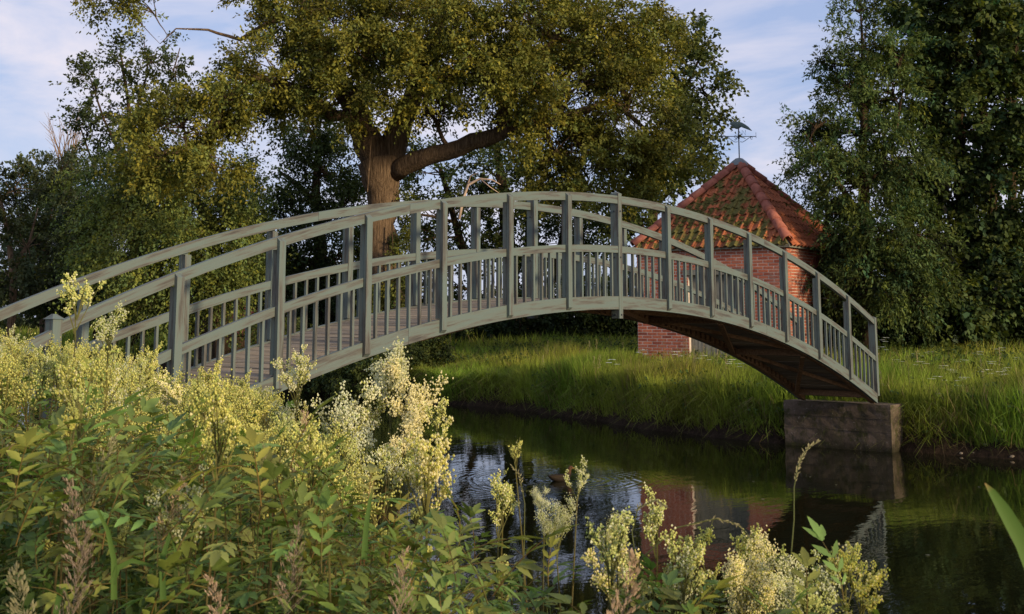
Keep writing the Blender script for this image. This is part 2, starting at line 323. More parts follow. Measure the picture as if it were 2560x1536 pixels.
def railing(side):
    """side 0: outer face at y=0 (near); side 1: inner face at y=WD (far)"""
    yr0, yr1 = (0.0, .05) if side == 0 else (WD, WD+.05)
    po0, po1 = (-.036, .052) if side == 0 else (WD-.002, WD+.088)
    c0, c1 = (-.006, .10) if side == 0 else (WD-.055, WD+.056)
    e = 7*B
    for a, b_ in ((-e+.034, -3.45*B-.0015), (-3.45*B+.0015, -.034), (.034, 3.45*B-.0015), (3.45*B+.0015, e-.034)):
        curved('top_rail', a, b_, yr0, yr1, HR-RT, HR)
        curved('fascia_board', a, b_, yr0, yr1-.004, FB, FT)
    w = .032
    for k in range(15):
        x = (k-7)*B; mb = MB()
        if k in (0, 7, 14):
            zb = (zo(FB, x)-.10) if k == 7 else zo(FT, x)-.02
            zt = zo(HR, x)+.028
            mb.box(x-w-.003, x+w+.003, c0, c1, zb, zt)
            xm, ym = x, (c0+c1)/2
            cp = .02 if k != 0 else .035
            ex = .0 if k != 0 else .012
            mb.add([(x-w-.003-ex, c0-ex, zt), (x+w+.003+ex, c0-ex, zt), (x+w+.003+ex, c1+ex, zt), (x-w-.003-ex, c1+ex, zt), (x-w*.4, ym-.01, zt+cp), (x+w*.4, ym-.01, zt+cp), (x+w*.4, ym+.01, zt+cp), (x-w*.4, ym+.01, zt+cp)],
                   [(0, 1, 5, 4), (1, 2, 6, 5), (2, 3, 7, 6), (3, 0, 4, 7), (4, 5, 6, 7), (3, 2, 1, 0)])
            p = mb.build('post', M['post'], bridge)
            if k == 7:
                for z in (zo(HR, x)-.17, zo(HR, x)-.68, zb+.04):
                    bb = MB(); bb.tube([(x-w-.012, ym, z), (x-w+.004, ym, z)], .011, 8); link('bolt', bb.mesh('bolt', M['iron']), p, None, False)
                    if side == 0:
                        bb = MB(); bb.tube([(x, c0-.008, z), (x, c0+.004, z)], .010, 8); link('bolt', bb.mesh('bolt', M['iron']), p, None, False)
            continue
        # a post notched round the rails: an outer half proud of them and an inner half between them
        zt = zo(HR, x)-.012; zb = zo(FB, x)+.012
        ya, yb = (po0, yr0) if side == 0 else (yr1, po1)            # proud half
        yi, yj = (yr0, po1) if side == 0 else (po0, yr1)            # inner half
        yo = po0 if side == 0 else po1; yin = yr0 if side == 0 else yr1
        q = .03
        mb.add([(x-w, yo, zb+q), (x+w, yo, zb+q), (x+w, yin, zb), (x-w, yin, zb), (x-w, yo, zt-q), (x+w, yo, zt-q), (x+w, yin, zt), (x-w, yin, zt)],
               [(0, 1, 5, 4), (2, 3, 7, 6), (1, 2, 6, 5), (3, 0, 4, 7), (4, 5, 6, 7), (3, 2, 1, 0)])
        ii0, ii1 = (yi+.003, yj) if side == 0 else (yi, yj-.003)
        mb.box(x-w+.001, x+w-.001, ii0, ii1, zo(FT, x)+.004, zo(HR-RT, x)-.002-abs(x)*.004)
        mb.build('post', M['post'], bridge)
    mt = HR-.586; mh = .08; bm = None
    for k in range(14):
        x0, x1 = (k-7)*B, (k-6)*B
        curved('mid_rail', x0+w+.002, x1-w-.002, yr0+.002, yr1-.006, mt-mh, mt)
        for j in range(1, 7):
            x = x0+B*j/7+random.uniform(-.002, .002); bw = .0115; mb = MB()
            za, zc = zo(FT, x)-.006, zo(mt-mh, x)+.004
            mb.box(x-bw, x+bw, yr0+.008, yr0+.038, za, zc); mb.build('baluster', M['post'], bridge)
railing(0); railing(1)
curved('top_rail', -7.46*B, -7*B-.036, 0, .05, HR-RT, HR, lift=-.03)
# deck planks following the arc, one by one
s = 0; x = -7*B-.02; i = 0
while x < 7*B-.02:
    slope = (zo(FT, x+.01)-zo(FT, x-.01))/.02; c = 1/math.sqrt(1+slope*slope); x1 = x+.124*c; xm = (x+x1)/2
    sl = (zo(FT, xm+.01)-zo(FT, xm-.01))/.02; th = math.atan(sl); ax = np.array([math.cos(th), 0, math.sin(th)]); az = np.array([-math.sin(th), 0, math.cos(th)])
    mb = MB(); cz = zo(FT, xm)-.012-.015+random.uniform(-.003, .002); cx = np.array([xm, (.055+WD-.006)/2, cz]); hl = (WD-.006-.055)/2; hw = .0562
    V = [cx+ax*hw*a+np.array([0, 1, 0])*hl*b_+az*.014*k for k in (-1, 1) for b_ in (-1, 1) for a in (-1, 1)]
    uu = [(0, 0), (0, 1.2), (.11, 1.2), (.11, 0)]; L = 2*hl
    mb.add(V, [(0, 2, 3, 1), (4, 5, 7, 6), (0, 1, 5, 4), (2, 6, 7, 3), (0, 4, 6, 2), (1, 3, 7, 5)], [[(0, 0), (L, 0), (L, .11), (0, .11)], [(0, 0), (0, .11), (L, .11), (L, 0)]]+[[(0, 0), (.1, 0), (.1, .03), (0, .03)]]*4)
    mb.build('plank', M['plank'], bridge); x = x1
# structure below the deck
for ya, yb in ((.056, .12), (WD-.07, WD-.005)): curved('stringer', -7*B+.02, 7*B-.02, ya, yb, FB-.005, FT-.05, M['beam'])
def strut(name, a, b_, w=.035, h=.04):
    a = np.array(a, float); b_ = np.array(b_, float); ax = unit(b_-a); ay = unit(np.cross([0, 0, 1], ax)); az = np.cross(ax, ay); mb = MB()
    mb.obox((a+b_)/2, ax, ay, az, np.linalg.norm(b_-a)/2, w, h); return mb.build(name, M['beam'], bridge)
for k in (-6.6, -3.3, 0, 2.4, 4.7, 6.7): strut('cross_beam', (k*B, .125, zo(FB, k*B)+.03), (k*B, WD-.075, zo(FB, k*B)+.03))
for a, b_ in ((4.75, 6.65), (2.45, 4.65), (.1, 2.35), (-3.2, -.1), (-6.5, -3.4)):
    strut('brace', (a*B, .13, zo(FB, a*B)-.0), (b_*B, WD-.08, zo(FB, b_*B)-.0), .03, .025); strut('brace', (b_*B, .13, zo(FB, b_*B)+.052), (a*B, WD-.08, zo(FB, a*B)+.052), .03, .025)
for j in range(44):   # added blocks imitating the shadow teeth of the planks on the far stringer
    x = 1.2+j*.124
    if x < 6.5: mb = MB(); mb.box(x, x+.05, WD-.10, WD-.071, zo(FB, x)+.01, zo(FT, x)-.062); mb.build('shadow_tooth', M['beam'], bridge)
# abutments
def abut(x0, x1, y0, y1, z1, label, step=True):
    o = empty('abutment', ((x0+x1)/2, (y0+y1)/2, 0), label, 'bridge abutment', 'concrete abutments of the footbridge')
    bm = bmesh.new(); bmesh.ops.create_cube(bm, size=1); bmesh.ops.scale(bm, verts=bm.verts, vec=(x1-x0, y1-y0, z1+.6)); bmesh.ops.translate(bm, verts=bm.verts, vec=(0, 0, (z1-.6)/2))
    bmesh.ops.subdivide_edges(bm, edges=bm.edges[:], cuts=14, use_grid_fill=True)
    for v in bm.verts:
        p = v.co; d = .003*math.sin(p.x*9+p.z*7)*math.sin(p.y*8+p.z*13)+random.uniform(-.004, .004)
        v.co += Vector((np.sign(p.x)*d*(abs(p.x) > (x1-x0)/2-.01), np.sign(p.y)*d*(abs(p.y) > (y1-y0)/2-.01), d*.6*(p.z > z1-.01)))
    me = bpy.data.meshes.new('block'); bm.to_mesh(me); bm.free(); me.materials.append(M['concrete']); b_ = link('block', me, o, None, False)
    mb = MB()
    hx, hy = (x1-x0)/2, (y1-y0)/2
    for z in (z1*.42, z1*.70): mb.box(-hx-.006, -hx+.004, -hy+.01, hy-.01, z-.006, z+.006)      # ridges left by the shuttering
    link('shuttering_seam', mb.mesh('shuttering_seam', M['concrete']), o, None, False)
    return o
abut(6.55, 7.22, -.22, 1.52, .683, 'stained concrete block carrying the right end of the footbridge at the far bank')
abut(-7.6, -4.62, -.12, 1.40, .62, 'mossy concrete block under the left end of the footbridge behind the flowers')

# ------------------------------------------------------------------ brick tower hut
TC = rw(5.5, 29.0); T_ANG = math.atan2(-(.109), .994)   # local +x is the right face direction
TH = math.atan2(-.109, .994)
tower = empty('brick_hut', (TC[0], TC[1], 1.0), 'small square red brick hut with mossy hipped tile roof', 'brick building', rz=0)
ang = math.atan2(.109, .994)           # rotation of the building about z
cA, sA = math.cos(ang), math.sin(ang)
# n1 = outward normal of the left face (-x-ish), n2 = outward normal of the right face (-y-ish)
n1 = np.array([-.994, -.109, 0]); n2 = np.array([.109, -.994, 0]); UP = np.array([0, 0, 1.])
HW = 1.85; ZB, ZT = 1.0, 3.5; CH = (ZT-ZB)/36; T0 = np.array([TC[0], TC[1], 0])
def solve_c(n, e, px):   # position along face direction e whose picture column is px
    lo, hi = -HW, HW; f = lambda c: pxy(T0+n*HW+e*c+UP*2)[0]-px; s0 = f(lo)
    for _ in range(40):
        mid = (lo+hi)/2
        if (f(mid) > 0) == (s0 > 0): lo = mid
        else: hi = mid
    return (lo+hi)/2
e1 = n2.copy(); e2 = -n1.copy()         # left face runs towards the near corner along e1; right face away from it along e2
dL, dR = solve_c(n1, e1, 1722), solve_c(n1, e1, 1858); DZT = 1.0+1.92
wL = solve_c(n2, e2, 2036); wR = min(wL+1.25, HW-.12); WZ0, WZT = 2.02, 3.17
def face_rects(n, holes):   # wall of mortar with real openings
    mb = MB(); e = e1 if n is n1 else e2; hs = holes
    xs = sorted({-HW, HW, *[h[0] for h in hs], *[h[1] for h in hs]}); zs = sorted({ZB-.4, ZT, *[h[2] for h in hs], *[h[3] for h in hs]})
    for a, b_ in zip(xs, xs[1:]):
        for c, d in zip(zs, zs[1:]):
            if any(a >= h[0]-1e-6 and b_ <= h[1]+1e-6 and c >= h[2]-1e-6 and d <= h[3]+1e-6 for h in hs): continue
            mb.obox(T0+n*(HW-.11)+e*(a+b_)/2+UP*(c+d)/2, e, n, UP, (b_-a)/2, .11, (d-c)/2)
    return mb.build('wall', M['mortar'], tower)
H1 = [(dL, dR, ZB-.4, DZT)]; H2 = [(wL, wR, WZ0, WZT)]
face_rects(n1, H1); face_rects(n2, H2)
mb = MB()
for n, e in ((-n1, e1), (-n2, e2)): mb.obox(T0+n*(HW-.11)+UP*(ZB+ZT-.4)/2, e, n, UP, HW-.22, .11, (ZT-ZB+.4)/2)
mb.build('wall', M['mortar'], tower)
# bricks
BL, BH, BD = .118, CH/2-.0052, .012
tints = [(1, 1, 1), (1.1, 1.05, 1), (.85, .8, .85), (.7, .62, .66), (1.15, 1.2, 1.15), (.95, .9, .9)]
bmeshes = {}
def brick_mesh(hl, k, n):
    key = (round(hl, 3), k, id(n))
    if key not in bmeshes:
        e = e1 if n is n1 else e2; mb = MB(); mb.cc = tints[k]; j = random.uniform(.86, .95)
        V = []
        for (kk, q) in ((0, 1), (1, .955)):
            for b_ in (-1, 1):
                for a in (-1, 1): V.append(n*(BD*kk-.004)+e*(a*(hl*q if kk == 0 else hl-.004))+UP*(b_*(BH if kk == 0 else BH-.004)))
        mb.add(V, [(0, 1, 3, 2), (4, 6, 7, 5), (0, 4, 5, 1), (1, 5, 7, 3), (3, 7, 6, 2), (2, 6, 4, 0)]); bmeshes[key] = mb.mesh('brick', M['brick'])
    return bmeshes[key]
cand = []
for n, e, holes in ((n1, e1, H1), (n2, e2, H2)):
    for r in range(-3, 36):
        z = ZB+CH*(r+.5); c = -HW+.003-(.126 if r % 2 else 0)
        while c < HW-.02:
            a, b_ = max(c, -HW+.002), min(c+.24, HW-.002)
            if r % 5 == 4: pass
            for h in holes:
                if h[2] < z < h[3] and a < h[1] and b_ > h[0]:
                    if a < h[0]-.05: b_ = min(b_, h[0])
                    elif b_ > h[1]+.05: a = max(a, h[1])
                    else: a = b_ = 0
            if b_-a > .05: cand.append((n, e, (a+b_)/2, z, (b_-a)/2-.005))
            c += .251
def prio(t):
    n, e, c, z, hl = t; px, py = pxy(T0+n*HW+e*c+UP*z)
    if n is n2: return 0 if px < 2040 else 3
    if px < 1722 and py > 775: return 0
    if px > 1740 and py < 740: return 1
    return 2+random.random()
cand.sort(key=prio); nbk = 0; rest = MB()
for t in cand:
    n, e, c, z, hl = t; k = random.choice([0, 0, 1, 2, 3, 4, 5]); pos = T0+n*(HW+random.uniform(-.002, .003))+e*c+UP*z
    if nbk < 292:
        o = bpy.data.objects.new('brick', brick_mesh(hl, k, n)); COL.objects.link(o); o.parent = tower; o.location = Vector(pos)-tower.location; nbk += 1
    else:
        rest.cc = tints[k]; me = brick_mesh(hl, k, n); rest.add([np.array(v.co)+pos for v in me.vertices], [tuple(p.vertices) for p in me.polygons])
o = rest.build('bricks', M['brick'], tower); o['kind'] = 'stuff'
# dentil course under the eaves
dent = MB()
for n, e in ((n1, e1), (n2, e2)):
    for i in range(31):
        dent.cc = tints[i % 6]; c = -HW+.06+i*.12; dent.obox(T0+n*(HW+.02)+e*c+UP*(ZT+.045), e, n, UP, .036 if i % 2 else .028, .05, .04)
dent.obox(T0+UP*(ZT+.05), e2, e1, UP, HW-.01, HW-.01, .05)
o = dent.build('dentil_course', M['brick'], tower)
# door in the left face: jambs, planks
def leafdoor(n, e, a, b_, z0, z1, name, nplk):
    d = MB(); d.obox(T0+n*(HW-.13)+e*(a+b_)/2+UP*(z0+z1)/2, e, n, UP, (b_-a)/2-.01, .015, (z1-z0)/2-.01); o = d.build(name, M['grey_wood'], tower)
    w = (b_-a-.03)/nplk
    for i in range(nplk):
        p = MB(); zt = random.uniform(-.004, .004); p.obox(T0+n*(HW-.105)+e*(a+.015+w*(i+.5))+UP*((z0+z1)/2+zt), e, n, UP, w/2-.004, .012, (z1-z0)/2-.012)
        q = link('plank', p.mesh('plank', M['grey_wood'])); q.parent = o; q.location = -Vector(o.location) - Vector(tower.location)+Vector((0, 0, 0))
        q.location = (0, 0, 0)
    return o
dr = leafdoor(n1, e1, dL, dR, ZB-.1, DZT, 'door', 8)
lt = MB(); lt.obox(T0+n1*(HW+.004)+e1*(dL+dR)/2+UP*(DZT+.06), e1, n1, UP, (dR-dL)/2+.12, .03, .06); lt.build('lintel', M['grey_wood'], tower)
sh = leafdoor(n2, e2, wL, wR, WZ0, WZT-.02, 'shutter', 7); sh['label'] = 'weathered wooden boards closing the arched opening'
for i in range(13):   # soldier arch over the window
    t = -1+2*i/12; p = MB(); p.cc = tints[i % 6]; c = (wL+wR)/2+t*(wR-wL)/2*1.02; z = WZT+.06+.16*(1-t*t)-.09; a = t*.45
    ax = e2*math.cos(a)-UP*math.sin(a); az = UP*math.cos(a)+e2*math.sin(a)
    p.obox(T0+n2*(HW+.008)+e2*c+UP*z, ax, n2, az, .036, .02, .11); p.build('arch_brick', M['brick'], tower)
# roof
RH = 1.95; EZ_, AZ_ = 3.53, 5.60; APEX = T0+UP*AZ_
def roofplane(n, e, m, visible):
    s = -n*RH+UP*(AZ_-EZ_); L = np.linalg.norm(s); s = s/L; nn = np.cross(e, s); nn = nn if nn[2] > 0 else -nn
    und = MB(); c0 = T0+n*RH+UP*EZ_; und.add([c0-e*RH, c0+e*RH, APEX, c0-e*RH-UP*.05, c0+e*RH-UP*.05, APEX-UP*.06], [(0, 1, 2), (5, 4, 3), (0, 3, 4, 1)])
    und.build('roof_deck', M['grey_wood'], tower)
    rows, w = 11, .205; ex = L/rows; stuff = MB(); ncol = int(RH*2/w)+2
    for r in range(rows):
        lim = RH*(1-(r*ex)/L)
        for k in range(-ncol//2, ncol//2+1):
            c = k*w+(.03 if r % 2 else 0)
            if abs(c)-w*.5 > lim-.02: continue
            j = random.uniform(-.006, .006); h0 = r*ex-.045; h1 = min((r+1)*ex+.03, L)
            prof = [(-.5, .012), (-.28, -.004), (-.02, .0), (.2, .035), (.38, .05), (.54, .03)]; V = []
            for (h, lf) in ((h0, .034+j), (h1, .004)):
                li = max(RH*(1-h/L), 0)
                for (u, z) in prof: V.append(c0+e*max(-li, min(li, c+u*w))+s*h+nn*(z+lf+.01))
            for (u, z) in prof: li = max(RH*(1-h0/L), 0); V.append(c0+e*max(-li, min(li, c+u*w))+s*(h0+.004)+nn*(z+j+.02))
            Fs = [(i, i+1, 7+i, 6+i) for i in range(5)]+[(12+i, 13+i, i+1, i) for i in range(5)]
            if visible:
                mb = MB(); ctr = V[2]; mb.add([v-ctr for v in V], Fs); o = bpy.data.objects.new('roof_tile', mb.mesh('roof_tile', m)); COL.objects.link(o); o.parent = tower; o.location = Vector(ctr)-tower.location
            else: stuff.add(V, Fs)
    if not visible: o = stuff.build('roof_tiles', m, tower); o['kind'] = 'stuff'
    return c0, s, nn, L
pl1 = roofplane(n1, e1, M['mossy_tile'], True); roofplane(n2, e2, M['tile'], True); roofplane(-n1, e1, M['tile'], False); roofplane(-n2, e2, M['tile'], False)
# moss cushions on the left slope
mo = MB(); c0, s_, nn, L = pl1
V = []; 
for i in range(900):
    h = rng.uniform(.05, .93)*L; li = RH*(1-h/L)-.1
    if li < .05: continue
    c = rng.uniform(-li, li)
    if math.sin(c*2.1+h*1.7+.6)+math.cos(c*3.7-h*2.9) < -.15 or (h > 1.7 and c < .0): continue
    r = rng.uniform(.02, .055); p = c0+e1*c+s_*h+nn*.055; k = rng.uniform(.6, 1.4); mo.cc = (.11*k, .095*k, .022*k)
    ax = [p+e1*r*math.cos(t)*1.3+s_*r*math.sin(t) for t in (0, 1.26, 2.5, 3.8, 5.0)]; mo.add(ax+[p+nn*r*.7], [(0, 1, 5), (1, 2, 5), (2, 3, 5), (3, 4, 5), (4, 0, 5)])
o = mo.build('moss', M['tree_leaf'], tower, True); o['kind'] = 'stuff'
def hips():
    for (sa, sb) in ((n1, n2), (n1, -n2), (-n1, n2), (-n1, -n2)):
        a = T0+(sa+sb)*RH*.97+UP*(EZ_+.12); b_ = APEX+UP*.07; d = b_-a; L = np.linalg.norm(d); d = d/L; nt = 9; side = unit(np.cross(d, UP)); up = np.cross(side, d)
        for i in range(nt):
            mb = MB(); V = []; l0, l1 = L*i/nt-.02, L*(i+1)/nt+.02
            for (t, r) in ((l0, .125), (l1, .105)):
                for k in range(8): q = -.25+k*(PI+.5)/7; V.append(a+d*t+side*r*math.cos(q)+up*(r*math.sin(q)+(.0 if t == l1 else .012)))
            for k in range(8): q = -.25+k*(PI+.5)/7; V.append(a+d*l0+side*.105*math.cos(q)+up*.105*math.sin(q))
            mb.add(V, [(k, k+1, 9+k, 8+k) for k in range(7)]+[(17+k, 16+k, k, k+1)[::-1] for k in range(7)]); mb.build('hip_tile', M['hip_tile'], tower, True)
hips()
mb = MB(); ring = []
for (r, z) in ((.22, -.20), (.17, -.10), (.08, -.02)):
    ring.append([APEX+UP*(z+.19+(.05 if k % 2 == 0 else 0)*(r > .2))+np.array([math.cos(ang+PI/4+k*PI/4), math.sin(ang+PI/4+k*PI/4), 0])*r*(1.15 if k % 2 == 0 else .95) for k in range(8)])
V = [v for q in ring for v in q]+[APEX+UP*.19]; mb.add(V, [(i*8+k, i*8+(k+1) % 8, (i+1)*8+(k+1) % 8, (i+1)*8+k) for i in range(2) for k in range(8)]+[(16+k, 16+(k+1) % 8, 24) for k in range(8)]); mb.build('lead_cap', M['lead'], tower, True)
# weathervane
A = APEX+UP*.15; vane = empty('weathervane', A, 'dark metal bird weathervane with compass arms on the hut roof', 'weathervane')
mb = MB(); mb.tube([A-UP*.02, A+UP*.80], .015, 6); mb.build('pole', M['iron'], vane)
mb = MB(); wv = RGT; ZC = .56
for dv in (RGT, FWD): mb.tube([A+UP*ZC-dv*.42, A+UP*ZC+dv*.42], .009, 6)
mb.tube([A+UP*(ZC-.06), A+UP*(ZC+.03)], .025, 8); mb.build('compass_arm', M['iron'], vane)
def scroll(sg, dv):
    mb = MB(); mb.tube([A+UP*(ZC-.13)+dv*sg*.03, A+UP*(ZC-.14)+dv*sg*.09, A+UP*(ZC-.10)+dv*sg*.16, A+UP*(ZC-.04)+dv*sg*.24, A+UP*(ZC-.01)+dv*sg*.30], .007, 4)
    mb.tube([A+UP*(ZC-.03+.03*math.sin(t)-.01)+dv*sg*(.31+.025*math.cos(t)) for t in np.linspace(0, 5.5, 9)], .007, 4); mb.build('scroll', M['iron'], vane)
for sg in (-1, 1): scroll(sg, RGT)
def letter(ch, pos, dv):
    S = {'N': [[(-.5, 0), (-.5, 1), (.5, 0), (.5, 1)]], 'E': [[(.4, 1), (-.4, 1), (-.4, 0), (.4, 0)], [(-.4, .5), (.25, .5)]], 'W': [[(-.6, 1), (-.3, 0), (0, .7), (.3, 0), (.6, 1)]], 'S': [[(.4, .85), (.1, 1), (-.35, .85), (-.35, .6), (.35, .4), (.35, .12), (0, 0), (-.4, .12)]]}[ch]
    mb = MB()
    for st in S: mb.tube([pos+dv*x*.08+UP*(z*.12-.03) for x, z in st], .006, 4)
    mb.build('letter', M['iron'], vane)
letter('N', A+UP*ZC+RGT*.045-FWD*.42, RGT); letter('S', A+UP*ZC+FWD*.42, RGT); letter('E', A+UP*ZC+RGT*.42, FWD*.9+RGT*.2); letter('W', A+UP*ZC-RGT*.42, FWD*.9-RGT*.2)
out = [(-.22, .11), (-.17, .15), (-.09, .165), (0, .165), (.08, .145), (.16, .10), (.24, .04), (.33, -.06), (.315, -.065), (.24, -.01), (.17, .04), (.10, .05), (.05, .02), (0, -.02), (-.06, -.02), (-.12, .01), (-.17, .06)]
mb = MB(); bz = .74; P0 = A+UP*(bz+.02); nO = len(out)
cx_, cz_ = -.02, .07
V = [P0+RGT*x+UP*z for x, z in out]; V += [P0+RGT*(cx_+(x-cx_)*.55)+UP*(cz_+(z-cz_)*.55)+sg*FWD*.018 for sg in (-1, 1) for x, z in out]; V += [P0+RGT*cx_+UP*cz_-FWD*.022, P0+RGT*cx_+UP*cz_+FWD*.022]
Fs = []
for k in range(nO):
    k2 = (k+1) % nO; Fs += [(k, k2, nO+k2, nO+k), (k2, k, 2*nO+k, 2*nO+k2), (nO+k, nO+k2, 3*nO), (2*nO+k2, 2*nO+k, 3*nO+1)]
mb.add(V, Fs); mb.build('bird_figure', M['copper_green'], vane)

# small tiled hut far left
def small_hut():
    D = 42; L_ = at(508, 757, D-.6); R_ = at(640, 757, D+.6); zr = 2.47; d = unit((R_-L_)*np.array([1, 1, 0])); f = np.array([d[1], -d[0], 0]); f = f if f@FWD < 0 else -f
    c = (L_+R_)/2; hl = np.linalg.norm((R_-L_)[:2])/2; zg = float(gz(c[0], c[1])); ze = 1.36; hw = 1.0
    h = empty('tiled_shed', (c[0], c[1], zg), 'low dark shed with a dull red tiled roof in the meadow behind the railings', 'shed'); c[2] = 0
    mb = MB(); mb.obox(c+UP*(zg+ze)/2, d, f, UP, hl-.12, hw-.22, (ze-zg)/2+.1)
    for sg in (-1, 1): mb.add([c+d*sg*(hl-.12)+f*(hw-.22)+UP*ze, c+d*sg*(hl-.12)-f*(hw-.22)+UP*ze, c+d*sg*(hl-.12)+UP*(zr-.06)], [(0, 1, 2)])
    mb.build('wall', M['dark_bark'], h); s = unit(-f*hw+UP*(zr-ze)); Ls = math.hypot(hw, zr-ze)
    for sg in (1, -1):
        ff = f*sg; s = unit(-ff*hw+UP*(zr-ze)); nn = unit(ff*(zr-ze)+UP*hw); e0 = c+ff*hw+UP*ze
        for r in range(6):
            for k in range(11):
                w = 2*hl/11; p = MB(); a = -hl+w*(k+.5); ctr = e0+d*a+s*(Ls/6*(r+.5)); V = []
                for hh, lf in ((-Ls/12-.02, .03), (Ls/12, .0)):
                    for (u, z) in ((-.5, .0), (-.1, -.004), (.2, .03), (.5, .015)): V.append(ctr+d*u*w+s*hh+nn*(z+lf+.01))
                p.add(V, [(i, i+1, 5+i, 4+i) for i in range(3)])
                if sg == 1: p.build('roof_tile', M['tile_dull'], h)
        mb = MB(); mb.add([e0-d*hl, e0+d*hl, c+d*hl+UP*zr, c-d*hl+UP*zr], [(0, 1, 2, 3)]); mb.build('roof', M['tile_dull'], h)
    for k in range(6): mb = MB(); mb.tube([c+d*(-hl+2*hl*k/6)+UP*(zr+.01), c+d*(-hl+2*hl*(k+1)/6)+UP*(zr+.01)], [.08, .07], 8); mb.build('ridge_tile', M['tile_dull'], h)
def f_dull(n, l, b):
    geo = n.new('ShaderNodeNewGeometry').outputs['Position']; l.new(ramp(n, l, noise(n, l, geo, 7, 4, .6), [(.3, (.13, .04, .04)), (.7, (.26, .09, .08))]), b.inputs['Base Color'])
mk('tile_dull', (.2, .07, .06), .6, .3, f_dull); small_hut()

# ------------------------------------------------------------------ leaves and trees
def leaf_mesh(name, P, Dv, Nv, Ln, Wd, C, m):
    n = len(P); S = unit(np.cross(Dv, Nv)); V = np.empty((n, 4, 3), np.float32)
    V[:, 0] = P; V[:, 1] = P+Dv*(Ln*.42)[:, None]+S*(Wd*.5)[:, None]-Nv*(Wd*.12)[:, None]; V[:, 2] = P+Dv*Ln[:, None]-np.array([0, 0, 1])*(Ln*.08)[:, None]; V[:, 3] = P+Dv*(Ln*.42)[:, None]-S*(Wd*.5)[:, None]-Nv*(Wd*.12)[:, None]
    Fq = np.arange(n*4).reshape(n, 4); return np_mesh(name, V.reshape(-1, 3), Fq, np.repeat(C, 4, axis=0), False, m)
def leaf_mesh6(name, P, Dv, Nv, Ln, Wd, C, m):
    n = len(P); S = unit(np.cross(Dv, Nv)); V = np.empty((n, 6, 3), np.float32); L = Ln[:, None]; W = Wd[:, None]
    V[:, 0] = P; V[:, 1] = P+Dv*L*.25+S*W*.42+Nv*W*.12; V[:, 2] = P+Dv*L*.62+S*W*.36+Nv*W*.10-UP*L*.05; V[:, 3] = P+Dv*L-UP*L*.16; V[:, 4] = P+Dv*L*.62-S*W*.36+Nv*W*.10-UP*L*.05; V[:, 5] = P+Dv*L*.25-S*W*.42+Nv*W*.12
    i = np.arange(n)[:, None]*6; Fq = np.concatenate([i+[0, 1, 2, 3], i+[0, 3, 4, 5]], 1).reshape(-1, 4); return np_mesh(name, V.reshape(-1, 3), Fq, np.repeat(C, 6, axis=0), False, m)
def sprays(centres, outv, k, length, droop, spread, size, col, jit, asp=.62, tone=None):
    """k leaves on each of the sprays starting at centres, running along outv and drooping"""
    n = len(centres); t = rng.random((n, k)); d = unit(outv+rng.normal(0, .35, (n, 3)))
    L = length*rng.uniform(.6, 1.35, (n, 1))
    P = centres[:, None]+d[:, None]*(t*L)[..., None]; P[..., 2] -= droop*(t*t)*L[..., 0][:, None]
    P += rng.normal(0, spread, (n, k, 3))*(.4+.6*(1-t[..., None]))
    dv = unit(d[:, None]*.5+rng.normal(0, .55, (n, k, 3))+np.array([0, 0, -.12-droop*.5])); nv = unit(rng.normal(0, .55, (n, k, 3))+np.array([0, 0, .75])+d[:, None]*.35)
    nv = unit(nv-dv*(np.sum(nv*dv, -1, keepdims=True)))
    ln = size*rng.uniform(.65, 1.3, (n, k)); clump = rng.normal(0, jit*.6, (n, 1, 1)) + (0 if tone is None else tone[:, None, None]); hue = rng.normal(0, jit*.6, (n, 1, 1))
    c = np.array(col)[None, None]*(1+clump+rng.normal(0, .16, (n, k, 1))); c = c*np.concatenate([1+hue, 1+hue*.3, 1-hue], -1); c = np.clip(c, .006, .6)
    return P.reshape(-1, 3), dv.reshape(-1, 3), nv.reshape(-1, 3), ln.ravel(), (ln*asp).ravel(), c.reshape(-1, 3)
def curve_pts(a, b_, sag, n=6, wob=.0):
    a = np.asarray(a, float); b_ = np.asarray(b_, float); L = np.linalg.norm(b_-a); out = []; w = rng.normal(0, wob*L, 3)
    for i in range(n+1): t = i/n; out.append(a+(b_-a)*t+UP*sag*L*4*t*(1-t)+w*math.sin(PI*t)+rng.normal(0, wob*L*.25, 3)*(0 < i < n))
    return out
